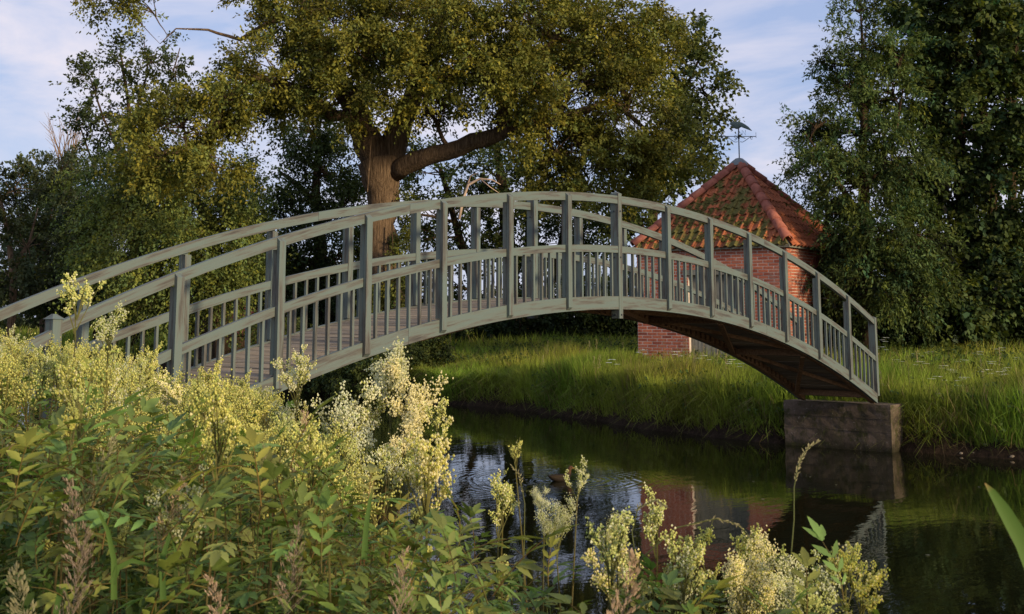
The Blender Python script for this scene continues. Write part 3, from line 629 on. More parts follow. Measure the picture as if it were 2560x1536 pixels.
def make_tree(label, limbs, lobes, nspray, k, size, col, group=None, bark='bark', droop=.6, length=.9, spread=.10, jit=.22, cat='tree', name='tree', shell=.45, twigs=True, asp=.62, sub=9, branches=True):
    """limbs: lists of (px, py, distance, radius); the first one starts at the ground. lobes: (px, py, rx, ry, distance, depth radius)"""
    sk = []; paths = []
    for L in limbs:
        pts = [at(p[0], p[1], p[2]) for p in L]
        if L is limbs[0]: pts[0][2] = float(gz(pts[0][0], pts[0][1]))-.2
        paths.append((pts, [p[3] for p in L])); 
        for i in range(len(pts)-1):
            for t in np.linspace(0, 1, 5): sk.append((pts[i]*(1-t)+pts[i+1]*t, L[i][3]*(1-t)+L[i+1][3]*t))
    base = paths[0][0][0]; root = empty(name, base, label, cat, group); tb = MB()
    for i, (pts, rad) in enumerate(paths):
        P, Rr = [], []    # finer, slightly irregular
        for a in range(len(pts)-1):
            for t in (0, .34, .67): P.append(pts[a]*(1-t)+pts[a+1]*t+(rng.normal(0, rad[a]*.10, 3) if t else 0)); Rr.append((rad[a]*(1-t)+rad[a+1]*t)*rng.uniform(.94, 1.08))
        P.append(pts[-1]); Rr.append(rad[-1]); tb.tube(P, Rr, 14 if rad[0] > .15 else 8)
    vol = np.array([l[2]*l[3] for l in lobes], float); per = np.maximum(1, (nspray*vol/vol.sum()).astype(int)); allP = []; mid = np.mean([at(l[0], l[1], l[4]) for l in lobes], axis=0)
    SKP = np.array([s[0] for s in sk]); SKR = np.array([s[1] for s in sk])
    for l, n in zip(lobes, per):
        c = at(l[0], l[1], l[4]); rx, rz, rd = l[2]/F_PX*l[4], l[3]/F_PX*l[4], l[5]
        dist = np.linalg.norm(SKP-(c-UP*rz*.3), axis=1)+(.6*np.maximum(0, SKP[:, 2]-c[2])); j = int(np.argmin(dist)); a, ra = SKP[j], SKR[j]
        r0 = min(ra*.6, max(.05, .035*np.linalg.norm(c-a))); bp = curve_pts(a, c, .05, 6, .05); (tb.tube(bp, list(np.linspace(r0, .03, 7)), 6) if branches else None)
        m = max(3, n//sub); v = unit(rng.normal(0, 1, (m, 3))); rad = shell+(1-shell)*rng.random((m, 1))**.6; cl = c+(v[:, :1]*RGT*rx+v[:, 1:2]*FWD*rd+v[:, 2:3]*UP*rz)*rad
        if twigs:
            for q in cl[:max(4, m)]: tb.tube(curve_pts(bp[random.randint(2, 6)], q, .06, 3, .06), [.026, .018, .012, .006], 4, False)
        ids = rng.integers(0, m, n); cr_ = min(rx, rz)*.30+.12; cen = cl[ids]+rng.normal(0, cr_*.42, (n, 3))*np.array([1, 1, .8]); ov = unit(unit(cl[ids]-c)*.8+unit(cen-mid)*.35+rng.normal(0, .4, (n, 3))+UP*.15)
        if twigs and n > 6:
            for q in range(0, n, 4): tb.tube([cl[ids[q]], cen[q], cen[q]+ov[q]*length*.7-UP*droop*.3*length], [.008, .005, .003], 3, False)
        tn = rng.normal(0, jit, m)[ids]; allP.append((cen, ov, tn))
    tb.build('trunk', M[bark], root, True)
    cen = np.concatenate([p[0] for p in allP]); ov = np.concatenate([p[1] for p in allP])
    tn = np.concatenate([p[2] for p in allP]); P, dv, nv, ln, wd, c = sprays(cen, ov, k, length, droop, spread, size, col, jit, asp, tn); ok = P[:, 2] > gz(P[:, 0], P[:, 1])
    me = leaf_mesh('crown', P[ok], dv[ok], nv[ok], ln[ok], wd[ok], c[ok], M['tree_leaf']); o = link('crown', me, root); return root
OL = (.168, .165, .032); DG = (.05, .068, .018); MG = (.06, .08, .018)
DEN = 1.0
# the great tree: trunk, forks and limbs read from the photograph
make_tree('huge old tree with thick furrowed forked trunk and golden green crown behind the bridge', [
    [(975, 868, 35, .62), (970, 740, 35, .50), (955, 600, 35, .47), (957, 480, 35, .51), (948, 410, 35, .60), (912, 335, 35, .42), (885, 265, 35, .34), (840, 190, 34.5, .26), (790, 90, 34, .2), (740, -60, 34, .12)],
    [(965, 430, 35, .42), (993, 335, 35, .38), (1030, 250, 35.2, .28), (1070, 130, 35.5, .22), (1130, -30, 36, .14)],
    [(985, 430, 34.8, .30), (1060, 395, 34.3, .27), (1150, 370, 33.8, .25), (1250, 335, 33.4, .22), (1265, 250, 33.4, .17), (1330, 160, 33.5, .11), (1440, 40, 34, .07)],
    [(1240, 335, 33.4, .19), (1400, 300, 33, .13), (1530, 250, 33, .08), (1620, 330, 33, .05)],
    [(905, 290, 35, .2), (830, 290, 34.4, .17), (760, 230, 33.8, .15), (640, 190, 33, .12), (560, 260, 32.5, .10), (535, 330, 32.4, .10), (500, 370, 32.2, .07), (430, 385, 32, .04)],
    [(790, 90, 34, .15), (700, 40, 33.5, .1), (600, 100, 33, .06), (520, 75, 32.8, .035), (440, 72, 32.6, .02), (400, 110, 32.6, .01)],
    [(1070, 130, 35.5, .15), (1250, 60, 35, .12), (1450, 110, 34.5, .09), (1540, 230, 34, .06)]],
    [(720, 50, 110, 70, 33.5, 2), (860, 90, 140, 120, 34, 2.2), (1000, 40, 150, 110, 35, 2.5), (1150, 100, 150, 130, 34, 2.5), (1320, 50, 160, 120, 34, 2.5), (1480, 60, 150, 110, 34.5, 2.5), (1600, 130, 100, 100, 34.5, 2),
     (700, 190, 150, 90, 33, 2), (590, 250, 110, 70, 32.5, 1.5), (880, 240, 100, 90, 33, 1.5), (1050, 220, 110, 90, 33, 1.6), (1220, 200, 140, 90, 33, 2), (1400, 230, 150, 120, 33, 2.2), (1560, 270, 130, 110, 33.5, 2.2),
     (1660, 370, 100, 90, 34, 1.8), (1480, 400, 130, 90, 33, 1.8), (1370, 350, 90, 70, 33, 1.5), (1580, 440, 90, 60, 33.5, 1.4), (1420, 470, 90, 30, 33, 1), (460, 300, 120, 70, 32.2, 1.5), (400, 390, 120, 60, 32, 1.4), (520, 420, 110, 50, 32, 1.2), (370, 20, 50, 45, 33, .8), (262, -5, 40, 25, 33, .5), (930, 150, 120, 60, 32.5, 1.4), (640, -20, 60, 40, 33, 1)],
    9000, 26, .10, OL, droop=.22, length=.6, name='old_tree', jit=.24, sub=15)
make_tree('drooping olive green tree hanging low over the left meadow', [[(560, 850, 40, .3), (550, 700, 40, .24), (530, 560, 40, .18), (470, 470, 40, .12), (400, 430, 39.5, .06)], [(535, 600, 40, .12), (620, 480, 40, .08)], [(530, 620, 40, .12), (400, 590, 39.5, .07), (320, 560, 39, .04)]],
    [(330, 470, 110, 70, 39, 2), (450, 500, 140, 90, 38.5, 2), (570, 470, 80, 70, 38.5, 1.8), (370, 590, 130, 80, 38, 2), (510, 610, 120, 90, 38, 2), (290, 560, 70, 70, 39, 1.5), (600, 580, 50, 70, 38, 1.5), (440, 700, 150, 60, 38, 2), (570, 700, 80, 60, 38, 1.6), (320, 690, 90, 50, 38.5, 1.6)],
    3200, 26, .10, (.15, .18, .045), droop=.55, length=1.1, name='drooping_tree', jit=.25)
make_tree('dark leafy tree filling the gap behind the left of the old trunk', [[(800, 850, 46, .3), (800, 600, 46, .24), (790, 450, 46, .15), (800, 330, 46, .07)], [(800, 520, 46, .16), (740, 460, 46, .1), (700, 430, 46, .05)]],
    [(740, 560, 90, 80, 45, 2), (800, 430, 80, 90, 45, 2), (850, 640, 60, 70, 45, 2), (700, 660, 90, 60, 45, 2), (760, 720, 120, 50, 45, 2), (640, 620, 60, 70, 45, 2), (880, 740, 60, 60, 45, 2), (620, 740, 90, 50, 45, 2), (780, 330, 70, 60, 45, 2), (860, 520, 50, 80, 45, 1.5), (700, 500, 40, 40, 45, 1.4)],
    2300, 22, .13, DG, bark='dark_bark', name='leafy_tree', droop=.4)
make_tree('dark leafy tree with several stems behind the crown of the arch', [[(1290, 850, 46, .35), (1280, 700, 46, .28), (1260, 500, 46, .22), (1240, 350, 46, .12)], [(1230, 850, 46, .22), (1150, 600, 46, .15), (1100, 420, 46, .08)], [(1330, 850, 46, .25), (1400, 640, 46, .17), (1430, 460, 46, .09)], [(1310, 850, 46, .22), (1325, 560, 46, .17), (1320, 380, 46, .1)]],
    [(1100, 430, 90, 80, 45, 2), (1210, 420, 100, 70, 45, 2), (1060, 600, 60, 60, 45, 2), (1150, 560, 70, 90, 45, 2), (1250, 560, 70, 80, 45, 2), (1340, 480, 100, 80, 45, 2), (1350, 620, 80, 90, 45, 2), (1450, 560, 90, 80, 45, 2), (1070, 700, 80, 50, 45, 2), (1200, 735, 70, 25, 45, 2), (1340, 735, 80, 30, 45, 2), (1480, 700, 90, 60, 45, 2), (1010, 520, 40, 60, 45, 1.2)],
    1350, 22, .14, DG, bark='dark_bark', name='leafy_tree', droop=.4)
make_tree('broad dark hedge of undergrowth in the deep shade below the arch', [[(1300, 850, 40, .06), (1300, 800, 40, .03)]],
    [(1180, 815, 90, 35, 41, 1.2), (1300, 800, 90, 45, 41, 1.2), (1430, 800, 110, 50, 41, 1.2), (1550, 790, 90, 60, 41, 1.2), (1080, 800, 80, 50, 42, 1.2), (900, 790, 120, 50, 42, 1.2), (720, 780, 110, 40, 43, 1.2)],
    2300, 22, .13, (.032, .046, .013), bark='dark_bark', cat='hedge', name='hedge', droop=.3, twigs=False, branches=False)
make_tree('maple with loose dark leaf tips reaching out right of the old tree', [[(1640, 860, 42, .25), (1630, 600, 42, .2), (1640, 400, 42, .13), (1700, 250, 42, .07), (1760, 120, 42, .03)], [(1635, 450, 42, .1), (1720, 350, 41, .06), (1800, 290, 41, .03)], [(1632, 520, 42, .08), (1720, 440, 41, .04), (1790, 420, 41, .02)]],
    [(1690, 120, 60, 50, 41, 1.2), (1740, 80, 35, 18, 41, .6), (1750, 210, 50, 50, 41, 1.2), (1700, 290, 60, 50, 41, 1.2), (1765, 300, 32, 26, 41, .7), (1690, 370, 60, 40, 41, 1.2), (1740, 420, 50, 25, 41, .8), (1640, 470, 60, 40, 41, 1.2), (1600, 560, 60, 60, 42, 1.4)],
    760, 18, .15, (.075, .09, .025), bark='dark_bark', name='maple_tree', droop=.4, asp=.8, shell=.6)
make_tree('tall thin tree with sparse twiggy top left of the old tree', [[(330, 850, 52, .3), (340, 600, 52, .24), (330, 400, 52, .15), (320, 250, 52, .08), (300, 120, 52, .03)], [(335, 450, 52, .12), (260, 300, 52, .05), (220, 180, 52, .02)], [(332, 420, 52, .12), (410, 260, 52, .06), (450, 120, 52, .02)], [(338, 520, 52, .1), (240, 430, 52, .05), (190, 290, 52, .02)], [(325, 330, 52, .08), (370, 180, 52, .04), (360, 100, 52, .015)]],
    [(300, 160, 60, 60, 52, 2), (240, 220, 50, 60, 52, 2), (380, 150, 60, 60, 52, 2), (440, 180, 40, 60, 52, 2), (300, 290, 80, 60, 52, 2), (400, 290, 70, 60, 52, 2), (220, 330, 40, 50, 52, 1.5), (330, 400, 110, 50, 52, 2)],
    520, 16, .17, (.055, .07, .022), bark='dark_bark', name='sparse_tree', droop=.2, shell=.5, length=.8, sub=4)
for i, (lab, px, D, top, lobes, n, col) in enumerate([
    ('pale green tree at the left edge of the far treeline', 150, 62, 390, [(150, 420, 50, 50, 62, 2), (110, 500, 60, 60, 62, 2), (190, 480, 60, 60, 62, 2), (150, 590, 80, 60, 62, 2), (220, 560, 50, 60, 62, 2)], 900, (.085, .10, .045)),
    ('dark narrow tree standing between the pale tree and the drooping tree', 110, 56, 520, [(110, 560, 40, 50, 56, 2), (120, 640, 60, 60, 56, 2), (210, 640, 60, 70, 56, 2), (250, 540, 50, 60, 56, 2)], 800, (.035, .05, .02)),
    ('half bare leaning tree with lit trunk at the left picture edge', 25, 45, 470, [(40, 470, 40, 50, 45, 1.5), (20, 560, 40, 60, 45, 1.5), (70, 620, 40, 60, 45, 1.5), (30, 700, 60, 60, 45, 1.5)], 330, (.07, .08, .03)),
    ('low dark bush on the far meadow by the left railing', 240, 48, 690, [(200, 700, 80, 50, 48, 2), (290, 720, 80, 50, 48, 2), (140, 730, 50, 40, 48, 1.5), (380, 750, 80, 40, 47, 1.5)], 900, (.04, .055, .015)),
    ]):
    lean = -30 if i == 2 else 20
    limbs = [[(px, 850, D, .17), (px-lean*.3, 700, D, .13), (px+lean*.2, (top+700)/2, D, .09), (px+lean, top, D, .04)], [(px, 690, D, .1), (px+50, 600, D, .05), (px+70, 520, D, .02)]]
    if i == 3: limbs = [[(px, 850, D, .1), (px, 740, D, .05)]]
    make_tree(lab, limbs, lobes, n, 22, .16, col, bark='pale_bark' if i == 2 else 'dark_bark', name='bush' if i == 3 else 'tree', cat='bush' if i == 3 else 'tree', droop=.3, shell=.4, sub=6)
# bare tree: fan of thin twigs
bt = at(165, 600, 64); bare = empty('bare_tree', (bt[0], bt[1], 1.3), 'leafless dead tree with a fan of thin upright twigs on the left', 'dead tree'); tb = MB()
tb.tube([np.array([bt[0], bt[1], 1.0]), at(165, 600, 64), at(160, 480, 64)], [.2, .15, .1], 8)
for i in range(26):
    a = at(160+rng.uniform(-8, 8), 480+rng.uniform(-60, 40), 64); b_ = at(165+rng.uniform(-48, 48), 270+abs(rng.normal(0, 60)), 64+rng.uniform(-1.5, 1.5)); p = curve_pts(a, b_, .02, 5, .03); tb.tube(p, [.05, .04, .03, .022, .015, .008], 4, False)
    for j in (2, 3, 4): tb.tube([p[j], p[j]+(p[5]-p[2])*.35+RGT*rng.uniform(-.5, .5)], [.014, .005], 3, False)
tb.build('trunk', M['pale_bark'], bare)
# right side trees
make_tree('light feathery ash tree rising above the right side of the hut', [[(2170, 880, 27.5, .2), (2165, 700, 27.3, .16), (2160, 450, 27, .11), (2160, 250, 27, .07), (2155, 90, 27, .03), (2150, -20, 27, .01)], [(2163, 560, 27, .08), (2070, 420, 26.6, .04), (2010, 330, 26.4, .015)], [(2162, 480, 27, .07), (2240, 330, 27, .04), (2260, 200, 27, .015)]],
    [(2150, 30, 38, 55, 27, .5), (2150, 120, 60, 55, 27, .8), (2080, 160, 45, 35, 27, .6), (2230, 120, 45, 45, 27, .6), (2110, 220, 90, 50, 27, 1), (2220, 230, 80, 60, 27, 1), (2050, 310, 70, 35, 26.5, .8), (2150, 330, 110, 60, 27, 1.1), (2030, 400, 60, 50, 26.5, .9), (2130, 450, 110, 70, 27, 1.2), (2250, 420, 90, 80, 27, 1.2), (2160, 570, 80, 60, 27, 1.0), (2090, 500, 50, 40, 27, .8), (2240, 580, 110, 80, 27, 1.2), (2150, 690, 100, 70, 27, 1), (2250, 720, 120, 80, 27, 1)],
    2800, 24, .10, (.085, .118, .034), bark='dark_bark', name='ash_tree', droop=.5, length=.5, spread=.05, asp=.38, jit=.3)
make_tree('tall dark maple with several upright stems at the right edge', [[(2420, 890, 29, .2), (2410, 600, 29, .16), (2400, 300, 29, .11), (2390, 0, 29, .06), (2385, -120, 29, .03)], [(2470, 880, 29, .16), (2480, 500, 29, .12), (2450, 200, 29, .09), (2440, -80, 29, .04)], [(2330, 880, 29, .14), (2340, 500, 29, .1), (2360, 250, 29, .05)], [(2540, 880, 29, .14), (2530, 500, 29, .1), (2540, 100, 29, .06)]],
    [(2340, 30, 80, 60, 29, 1.5), (2460, 40, 100, 70, 29, 1.5), (2550, 100, 70, 90, 28.5, 1.5), (2320, 130, 70, 50, 29, 1.2), (2430, 170, 90, 60, 29, 1.5), (2330, 250, 70, 60, 29, 1.3), (2530, 260, 80, 80, 28.5, 1.5), (2400, 330, 100, 50, 29, 1.5), (2310, 390, 60, 60, 29, 1.2), (2500, 420, 90, 60, 28.5, 1.5), (2360, 480, 80, 50, 29, 1.2), (2440, 560, 100, 60, 29, 1.5), (2540, 560, 70, 80, 28.5, 1.3), (2340, 640, 90, 60, 28.5, 1.3), (2470, 680, 110, 60, 28.5, 1.3), (2550, 740, 80, 60, 28, 1.2), (2380, 740, 120, 60, 28, 1.2), (2290, 10, 40, 40, 29, 1)],
    2900, 22, .125, (.072, .098, .028), bark='dark_bark', name='maple_tree', droop=.4, length=.6, asp=.8, jit=.3)
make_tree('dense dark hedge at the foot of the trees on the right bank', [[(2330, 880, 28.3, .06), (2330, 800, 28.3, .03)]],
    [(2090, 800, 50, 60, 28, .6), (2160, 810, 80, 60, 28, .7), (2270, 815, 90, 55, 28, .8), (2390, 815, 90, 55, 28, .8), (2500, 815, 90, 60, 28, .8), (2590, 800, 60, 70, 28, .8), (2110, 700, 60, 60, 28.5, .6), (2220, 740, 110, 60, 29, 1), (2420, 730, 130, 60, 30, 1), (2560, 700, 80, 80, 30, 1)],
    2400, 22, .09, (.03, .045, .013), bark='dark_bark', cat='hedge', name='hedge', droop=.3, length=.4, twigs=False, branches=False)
make_tree('dark ivy climbing the right wall and roof corner of the brick hut', [[(2100, 880, 29, .05), (2095, 760, 28.6, .04), (2090, 640, 28.4, .02)]],
    [(2105, 690, 18, 50, 28.4, .2), (2090, 640, 40, 25, 28.3, .3), (2070, 760, 28, 30, 28.4, .25), (2112, 600, 22, 30, 28, .3), (2125, 640, 25, 40, 28, .4)],
    620, 22, .07, (.03, .045, .014), bark='dark_bark', cat='ivy', name='ivy', droop=.6, length=.25, twigs=False)
for i, (x, y, lab) in enumerate([(21.5, -10.5, 'unseen dark tree added beyond the right picture edge to shade the right bank')]):  # out-of-view tree, added for its shade on the right bank trees
    d = np.array([x, y, 1.1])-EYE; Dq = float(d@FWD); pq = 1280+F_PX*float(d@RGT)/Dq
    q = lambda dx, z, dd=0: (pq+dx/Dq*F_PX, 792-(z-1.98)/Dq*F_PX, Dq+dd)
    make_tree(lab, [[(*q(0, 1.1), .3), (*q(.1, 4), .22), (*q(0, 8), .1)]], [(*q(0, 3)[:2], 350, 200, Dq, 2.5), (*q(.6, 5.5)[:2], 380, 220, Dq, 2.5), (*q(-.5, 8)[:2], 300, 200, Dq, 2.2), (*q(0, 9.8)[:2], 180, 120, Dq, 1.5)], 900, 20, .2, (.045, .06, .018), bark='dark_bark', name='tree', length=.8)
# leafy shrub on the far bank below the arch
make_tree('rounded leafy shrub hanging over the far bank below the left of the arch', [[(1010, 960, 30.8, .05), (1000, 900, 30.8, .03)]],
    [(900, 930, 60, 45, 30.5, .8), (970, 920, 60, 50, 30.5, .8), (1050, 900, 60, 45, 31, .8), (1090, 880, 40, 30, 31.5, .5), (1000, 870, 70, 40, 31.5, .8), (840, 900, 70, 50, 31.5, .8), (760, 900, 80, 60, 32.5, 1), (700, 850, 80, 50, 33, 1), (880, 965, 50, 18, 30.3, .5)],
    1500, 22, .075, (.06, .078, .022), bark='dark_bark', cat='shrub', name='shrub', droop=.5, length=.35, spread=.05, twigs=False)
# far treeline standing behind everything
tl = []
for i in range(46):
    a = i/45; px = -700+a*3900; h = (765 if px > 900 else 690)+18*math.sin(i*1.7)+12*math.sin(i*.6+1); tl.append((px, (h+850)/2, 85, (860-h)/2, 95+5*math.sin(i), 4))
make_tree('far low treeline along the horizon', [[(-700, 850, 95, .3), (-700, 800, 95, .1)]], tl, 3200, 16, .45, (.045, .058, .02), cat='treeline', name='far_treeline', twigs=False, branches=False, length=1.6, spread=.4, bark='dark_bark')
make_tree('ivy and suckers round the foot of the thick old trunk', [[(985, 868, 34.2, .04), (985, 700, 34.2, .03), (980, 560, 34.3, .02)]],
    [(1000, 640, 28, 70, 34.2, .35), (985, 740, 45, 60, 34.2, .4), (940, 770, 40, 50, 34.2, .4), (1010, 540, 12, 60, 34.5, .2), (1020, 800, 60, 40, 34.2, .5)], 520, 20, .08, (.10, .11, .025), bark='dark_bark', cat='ivy', name='ivy', droop=.6, length=.3, twigs=False, branches=False)
# broken pale branch and hanging wire on the old tree
bb = MB(); P = [at(1148, 548, 33), at(1158, 500, 33), at(1170, 462, 33), at(1200, 447, 33), at(1230, 450, 33), at(1252, 462, 33)]; bb.tube(P, [.035, .045, .045, .03, .02, .01], 8)
bb.tube([P[3], at(1225, 468, 33), at(1258, 490, 33)], [.02, .013, .006], 6); bb.tube([P[2], at(1176, 440, 33), at(1196, 432, 33)], [.03, .02, .01], 6)
tag(bb.build('broken_branch', M['peeled_wood'], None, True), 'bare peeled pale branch with a hooked tip right of the old trunk', 'branch')
wb = MB(); wb.tube([at(929, 340, 34.2), at(926, 380, 34.2), at(919, 480, 34.2)], .012, 4); tag(wb.build('hanging_wire', M['pale_bark']), 'thin pale wire hanging down in front of the old trunk', 'wire')

# ------------------------------------------------------------------ grass and bank plants
def grass(name, n, region, hfun, wid, colf, label=None, lean=.28, m='grass_blade'):
    x, y = region(n); z = gz(x, y); ok = z > .06; x, y, z = x[ok], y[ok], z[ok]; n = len(x); h = hfun(x, y)*rng.uniform(.55, 1.25, n); a = rng.uniform(0, 2*PI, n)
    d = np.stack([np.cos(a), np.sin(a), np.zeros(n)], -1); b_ = rng.uniform(0, 2*PI, n); s = np.stack([np.cos(b_), np.sin(b_), np.zeros(n)], -1)*(wid*rng.uniform(.6, 1.4, n))[:, None]
    ln = (lean*rng.uniform(.2, 1.8, n)*h)[:, None]; P = np.stack([x, y, z-.02], -1)
    V = np.empty((n, 5, 3)); V[:, 0] = P-s; V[:, 1] = P+s; m_ = P+d*ln*.3; m_[:, 2] += h*.55; V[:, 2] = m_+s*.8; V[:, 3] = m_-s*.8; t = P+d*ln; t[:, 2] += h*(1-.25*(ln[:, 0]/h)**2); V[:, 4] = t
    i = np.arange(n)[:, None]*5; T = np.concatenate([i+[0, 1, 2], i+[0, 2, 3], i+[3, 2, 4]], 1).reshape(-1, 3)
    c = colf(x, y, n); me = np_mesh(name, V.reshape(-1, 3), T, np.repeat(c, 5, axis=0), False, M[m]); return tag(link(name, me), label, None, None, 'stuff')
def gcol(x, y, n):
    k = .5+.5*np.sin(x*1.3+1.1*np.sin(y*.7))*np.sin(y*.9+.5); base = np.array([.18, .28, .035])*(1-k[:, None])+np.array([.31, .30, .05])*k[:, None]
    c2 = .5+.5*np.sin(y*2.7+x*1.9)*np.sin(y*1.1-x*.7+2); base = base*(.62+.6*c2[:, None]); dry = rng.random(n) < .08+.12*(c2 < .25); c = base*rng.uniform(.6, 1.35, (n, 1)); c[dry] = np.array([.26, .20, .085])*rng.uniform(.6, 1.2, (dry.sum(), 1)); return c
def far_region(y0, y1, d0, d1, p=1.6):
    def f(n): y = rng.uniform(y0, y1, n); return np.interp(y, SHY, SHX)+d0+(d1-d0)*rng.random(n)**p, y
    return f
def patchy(lo, hi, f=.8): return lambda x, y: lo+(hi-lo)*np.clip(.5+.5*np.sin(x*f+y*1.1)*np.sin(y*f*1.7-x*.4), 0, 1)
def hbank(x, y):
    px = np.array([0.0]); t = np.clip((y-8.5)/2.5, 0, 1); return (.36+.16*np.sin(y*1.9)*np.sin(y*.7+x))*(1-t)+.18*t
grass('bank_grass', 46000, far_region(-4.5, 9.5, .06, 2.0, 1.1), lambda x, y: .50+.16*np.sin(y*1.9)*np.sin(y*.7+x), .0065, gcol)
grass('bank_grass', 16000, far_region(9.0, 17, .02, 2.0, 1.0), patchy(.14, .34), .006, gcol, lean=.6)
grass('meadow_grass', 42000, far_region(-5, 18, 1.8, 12, 1.3), patchy(.22, .46), .008, gcol, lean=.4)
grass('meadow_grass', 14000, far_region(16, 60, .1, 16, 1.3), patchy(.25, .6), .02, gcol)
# dead grass and roots hanging over the edge
grass('overhanging_grass', 24000, far_region(-4.5, 17, -.08, .32, 1.0), lambda x, y: .24+.12*np.sin(y*3.1)*np.sin(y*1.3), .0055, gcol, lean=1.4)
grass('edge_grass', 15000, far_region(-4.5, 17, -.03, .24, 1.0), lambda x, y: .36+.1*np.sin(y*2.3), .006, gcol, lean=.55)
grass('dry_grass', 5200, far_region(-4, 16, -.04, .16, 1.0), lambda x, y: np.full_like(x, .2), .004, lambda x, y, n: np.array([.16, .115, .06])*rng.uniform(.3, 1.3, (n, 1)), lean=1.6)
def weeds(name, n, region, h, size, col, spread=.18):
    x, y = region(n); z = gz(x, y); ok = z > .05; cen = np.stack([x, y, z+rng.random(len(x))*h], -1)[ok]
    P, dv, nv, ln, wd, c = sprays(cen, unit(rng.normal(0, 1, (len(cen), 3))+UP), 9, .16, .2, .04, size, col, spread, .55)
    tag(link(name, leaf_mesh(name, P, dv, nv, ln, wd, c, M['tree_leaf'])), None, None, None, 'stuff')
weeds('broadleaf_weeds', 1500, far_region(-4, 9, .0, 1.2, .8), .28, .07, (.065, .10, .022)); weeds('broadleaf_weeds', 2600, far_region(-5, 16, 1.5, 9, 1), .26, .07, (.06, .085, .02))
# white umbels and pale seed heads on the far bank
def umbel_plant(p, h, label, group, first=[None]):
    root = empty('cow_parsley', p, label, 'wildflower', group); 
    if first[0] is None:
        st = MB(); st.tube([(0, 0, 0), (.02, .01, .5), (0, 0, 1)], [.006, .005, .003], 5); st.tube([(.02, .01, .55), (.1, .04, .9)], [.004, .002], 4); st.tube([(.02, .01, .45), (-.09, .05, .84)], [.004, .002], 4)
        st.cc = (.1, .13, .04); um = MB(); um.cc = (.72, .72, .62)
        for (cx, cy, cz, r) in ((0, 0, 1, .085), (.1, .04, .9, .06), (-.09, .05, .84, .055)):
            for i in range(26):
                a = random.uniform(0, 2*PI); q = r*math.sqrt(random.random()); c = np.array([cx+q*math.cos(a), cy+q*math.sin(a), cz+.012-q*q*2]); s = .017
                um.add([c+[s, 0, 0], c+[0, s, 0], c-[s, 0, 0], c-[0, s, 0], c+[0, 0, s*.6]], [(0, 1, 4), (1, 2, 4), (2, 3, 4), (3, 0, 4)])
        for q in range(len(st.c)): st.c[q] = (.09, .12, .035)
        first[0] = (st.mesh('stem', M['plant_leaf']), um.mesh('umbel', M['plant_leaf']))
    for nm, me in zip(('stem', 'umbel'), first[0]): o = link(nm, me, root, None, False); o.scale = (1, 1, h)
    root.rotation_euler.z = random.uniform(0, 6.28); return root
UG = 'cow parsley flowering in the grass of the far bank'; k = 0
for (px, py, D) in [(2345, 942, 19.5), (2410, 944, 19.3), (2380, 926, 20.5), (2360, 915, 21.5), (2300, 905, 22), (2470, 925, 20.5), (2500, 930, 20), (2520, 920, 21), (2480, 905, 22), (2240, 900, 23), (2205, 868, 25), (2215, 845, 26), (2350, 985, 18.6), (2200, 960, 19.5), (2290, 885, 24), (2450, 880, 24), (2410, 900, 23), (2540, 895, 23), (2120, 850, 26), (2130, 955, 20), (1940, 880, 24), (1850, 910, 22), (1830, 900, 23), (1760, 890, 24), (1690, 880, 25), (1610, 875, 25.5), (1530, 900, 24.5), (2325, 880, 25), (2505, 870, 25), (2395, 965, 19)]:
    p = at(px, py, D); zg = float(gz(p[0], p[1])); h = p[2]-zg
    if h > .15: wh = 'on the right bank beside the dark hedge' if px > 2100 and py < 890 else 'in the tall grass right of the concrete block' if px > 2100 else 'in the grass between the hut and the arch'; umbel_plant((p[0], p[1], zg), h, 'white cow parsley umbel '+wh, 'cow parsley '+wh); k += 1
def seedgrass(p, h, lab, grp):
    mb = MB(); mb.cc = (.30, .24, .13); mb.tube([(0, 0, 0), (.01, 0, h*.5), (.05, .01, h)], [.003, .0025, .0015], 4); sp = MB()
    for i in range(24):
        t = .62+.38*i/24; c = np.array([.05*t, .01, h*t])+rng.normal(0, .02*(1.25-t)*2, 3); s = .012; sp.cc = (.36, .28, .17); sp.add([c, c+[s*.4, 0, s], c+[0, 0, s*2.4], c-[s*.4, 0, -s]], [(0, 1, 2, 3)])
    r = empty('seed_grass', p, lab, 'grass', grp); r.rotation_euler.z = random.uniform(0, 6.28); link('stem', mb.mesh('stem', M['plant_leaf']), r, None, False); link('seed_head', sp.mesh('seed_head', M['plant_leaf']), r, None, False)
for i in range(40):
    y = rng.uniform(-3.5, 10); x = float(np.interp(y, SHY, SHX))+rng.uniform(.2, 2.5); seedgrass((x, y, float(gz(x, y))), rng.uniform(.6, .85), 'pale grass stalk with a fluffy seed head above the bank grass', 'seeding grass stalks on the far bank')
# stones and sticks at the right waterline
for i, (px, py) in enumerate([(2447, 1128), (2405, 1102), (2525, 1140), (2350, 1120)]):
    p = at(px, py, 17.6-.1*i); x = float(np.interp(p[1], SHY, SHX))+.10; bm = bmesh.new(); bmesh.ops.create_icosphere(bm, subdivisions=2, radius=(.035, .06, .045, .03, .075)[i % 5])
    for v in bm.verts: v.co = Vector((v.co.x*1.5, v.co.y*1.1, v.co.z*.7))*(1+random.uniform(-.12, .12))
    me = bpy.data.meshes.new('stone'); bm.to_mesh(me); bm.free(); me.materials.append(M['plank']); o = link('stone', me); o.location = (x-.05*i, p[1], max(.03, float(gz(x-.05*i, p[1])))); tag(o, 'pale worn stone lying in the mud at the right waterline', 'stone', 'stones at the right waterline')
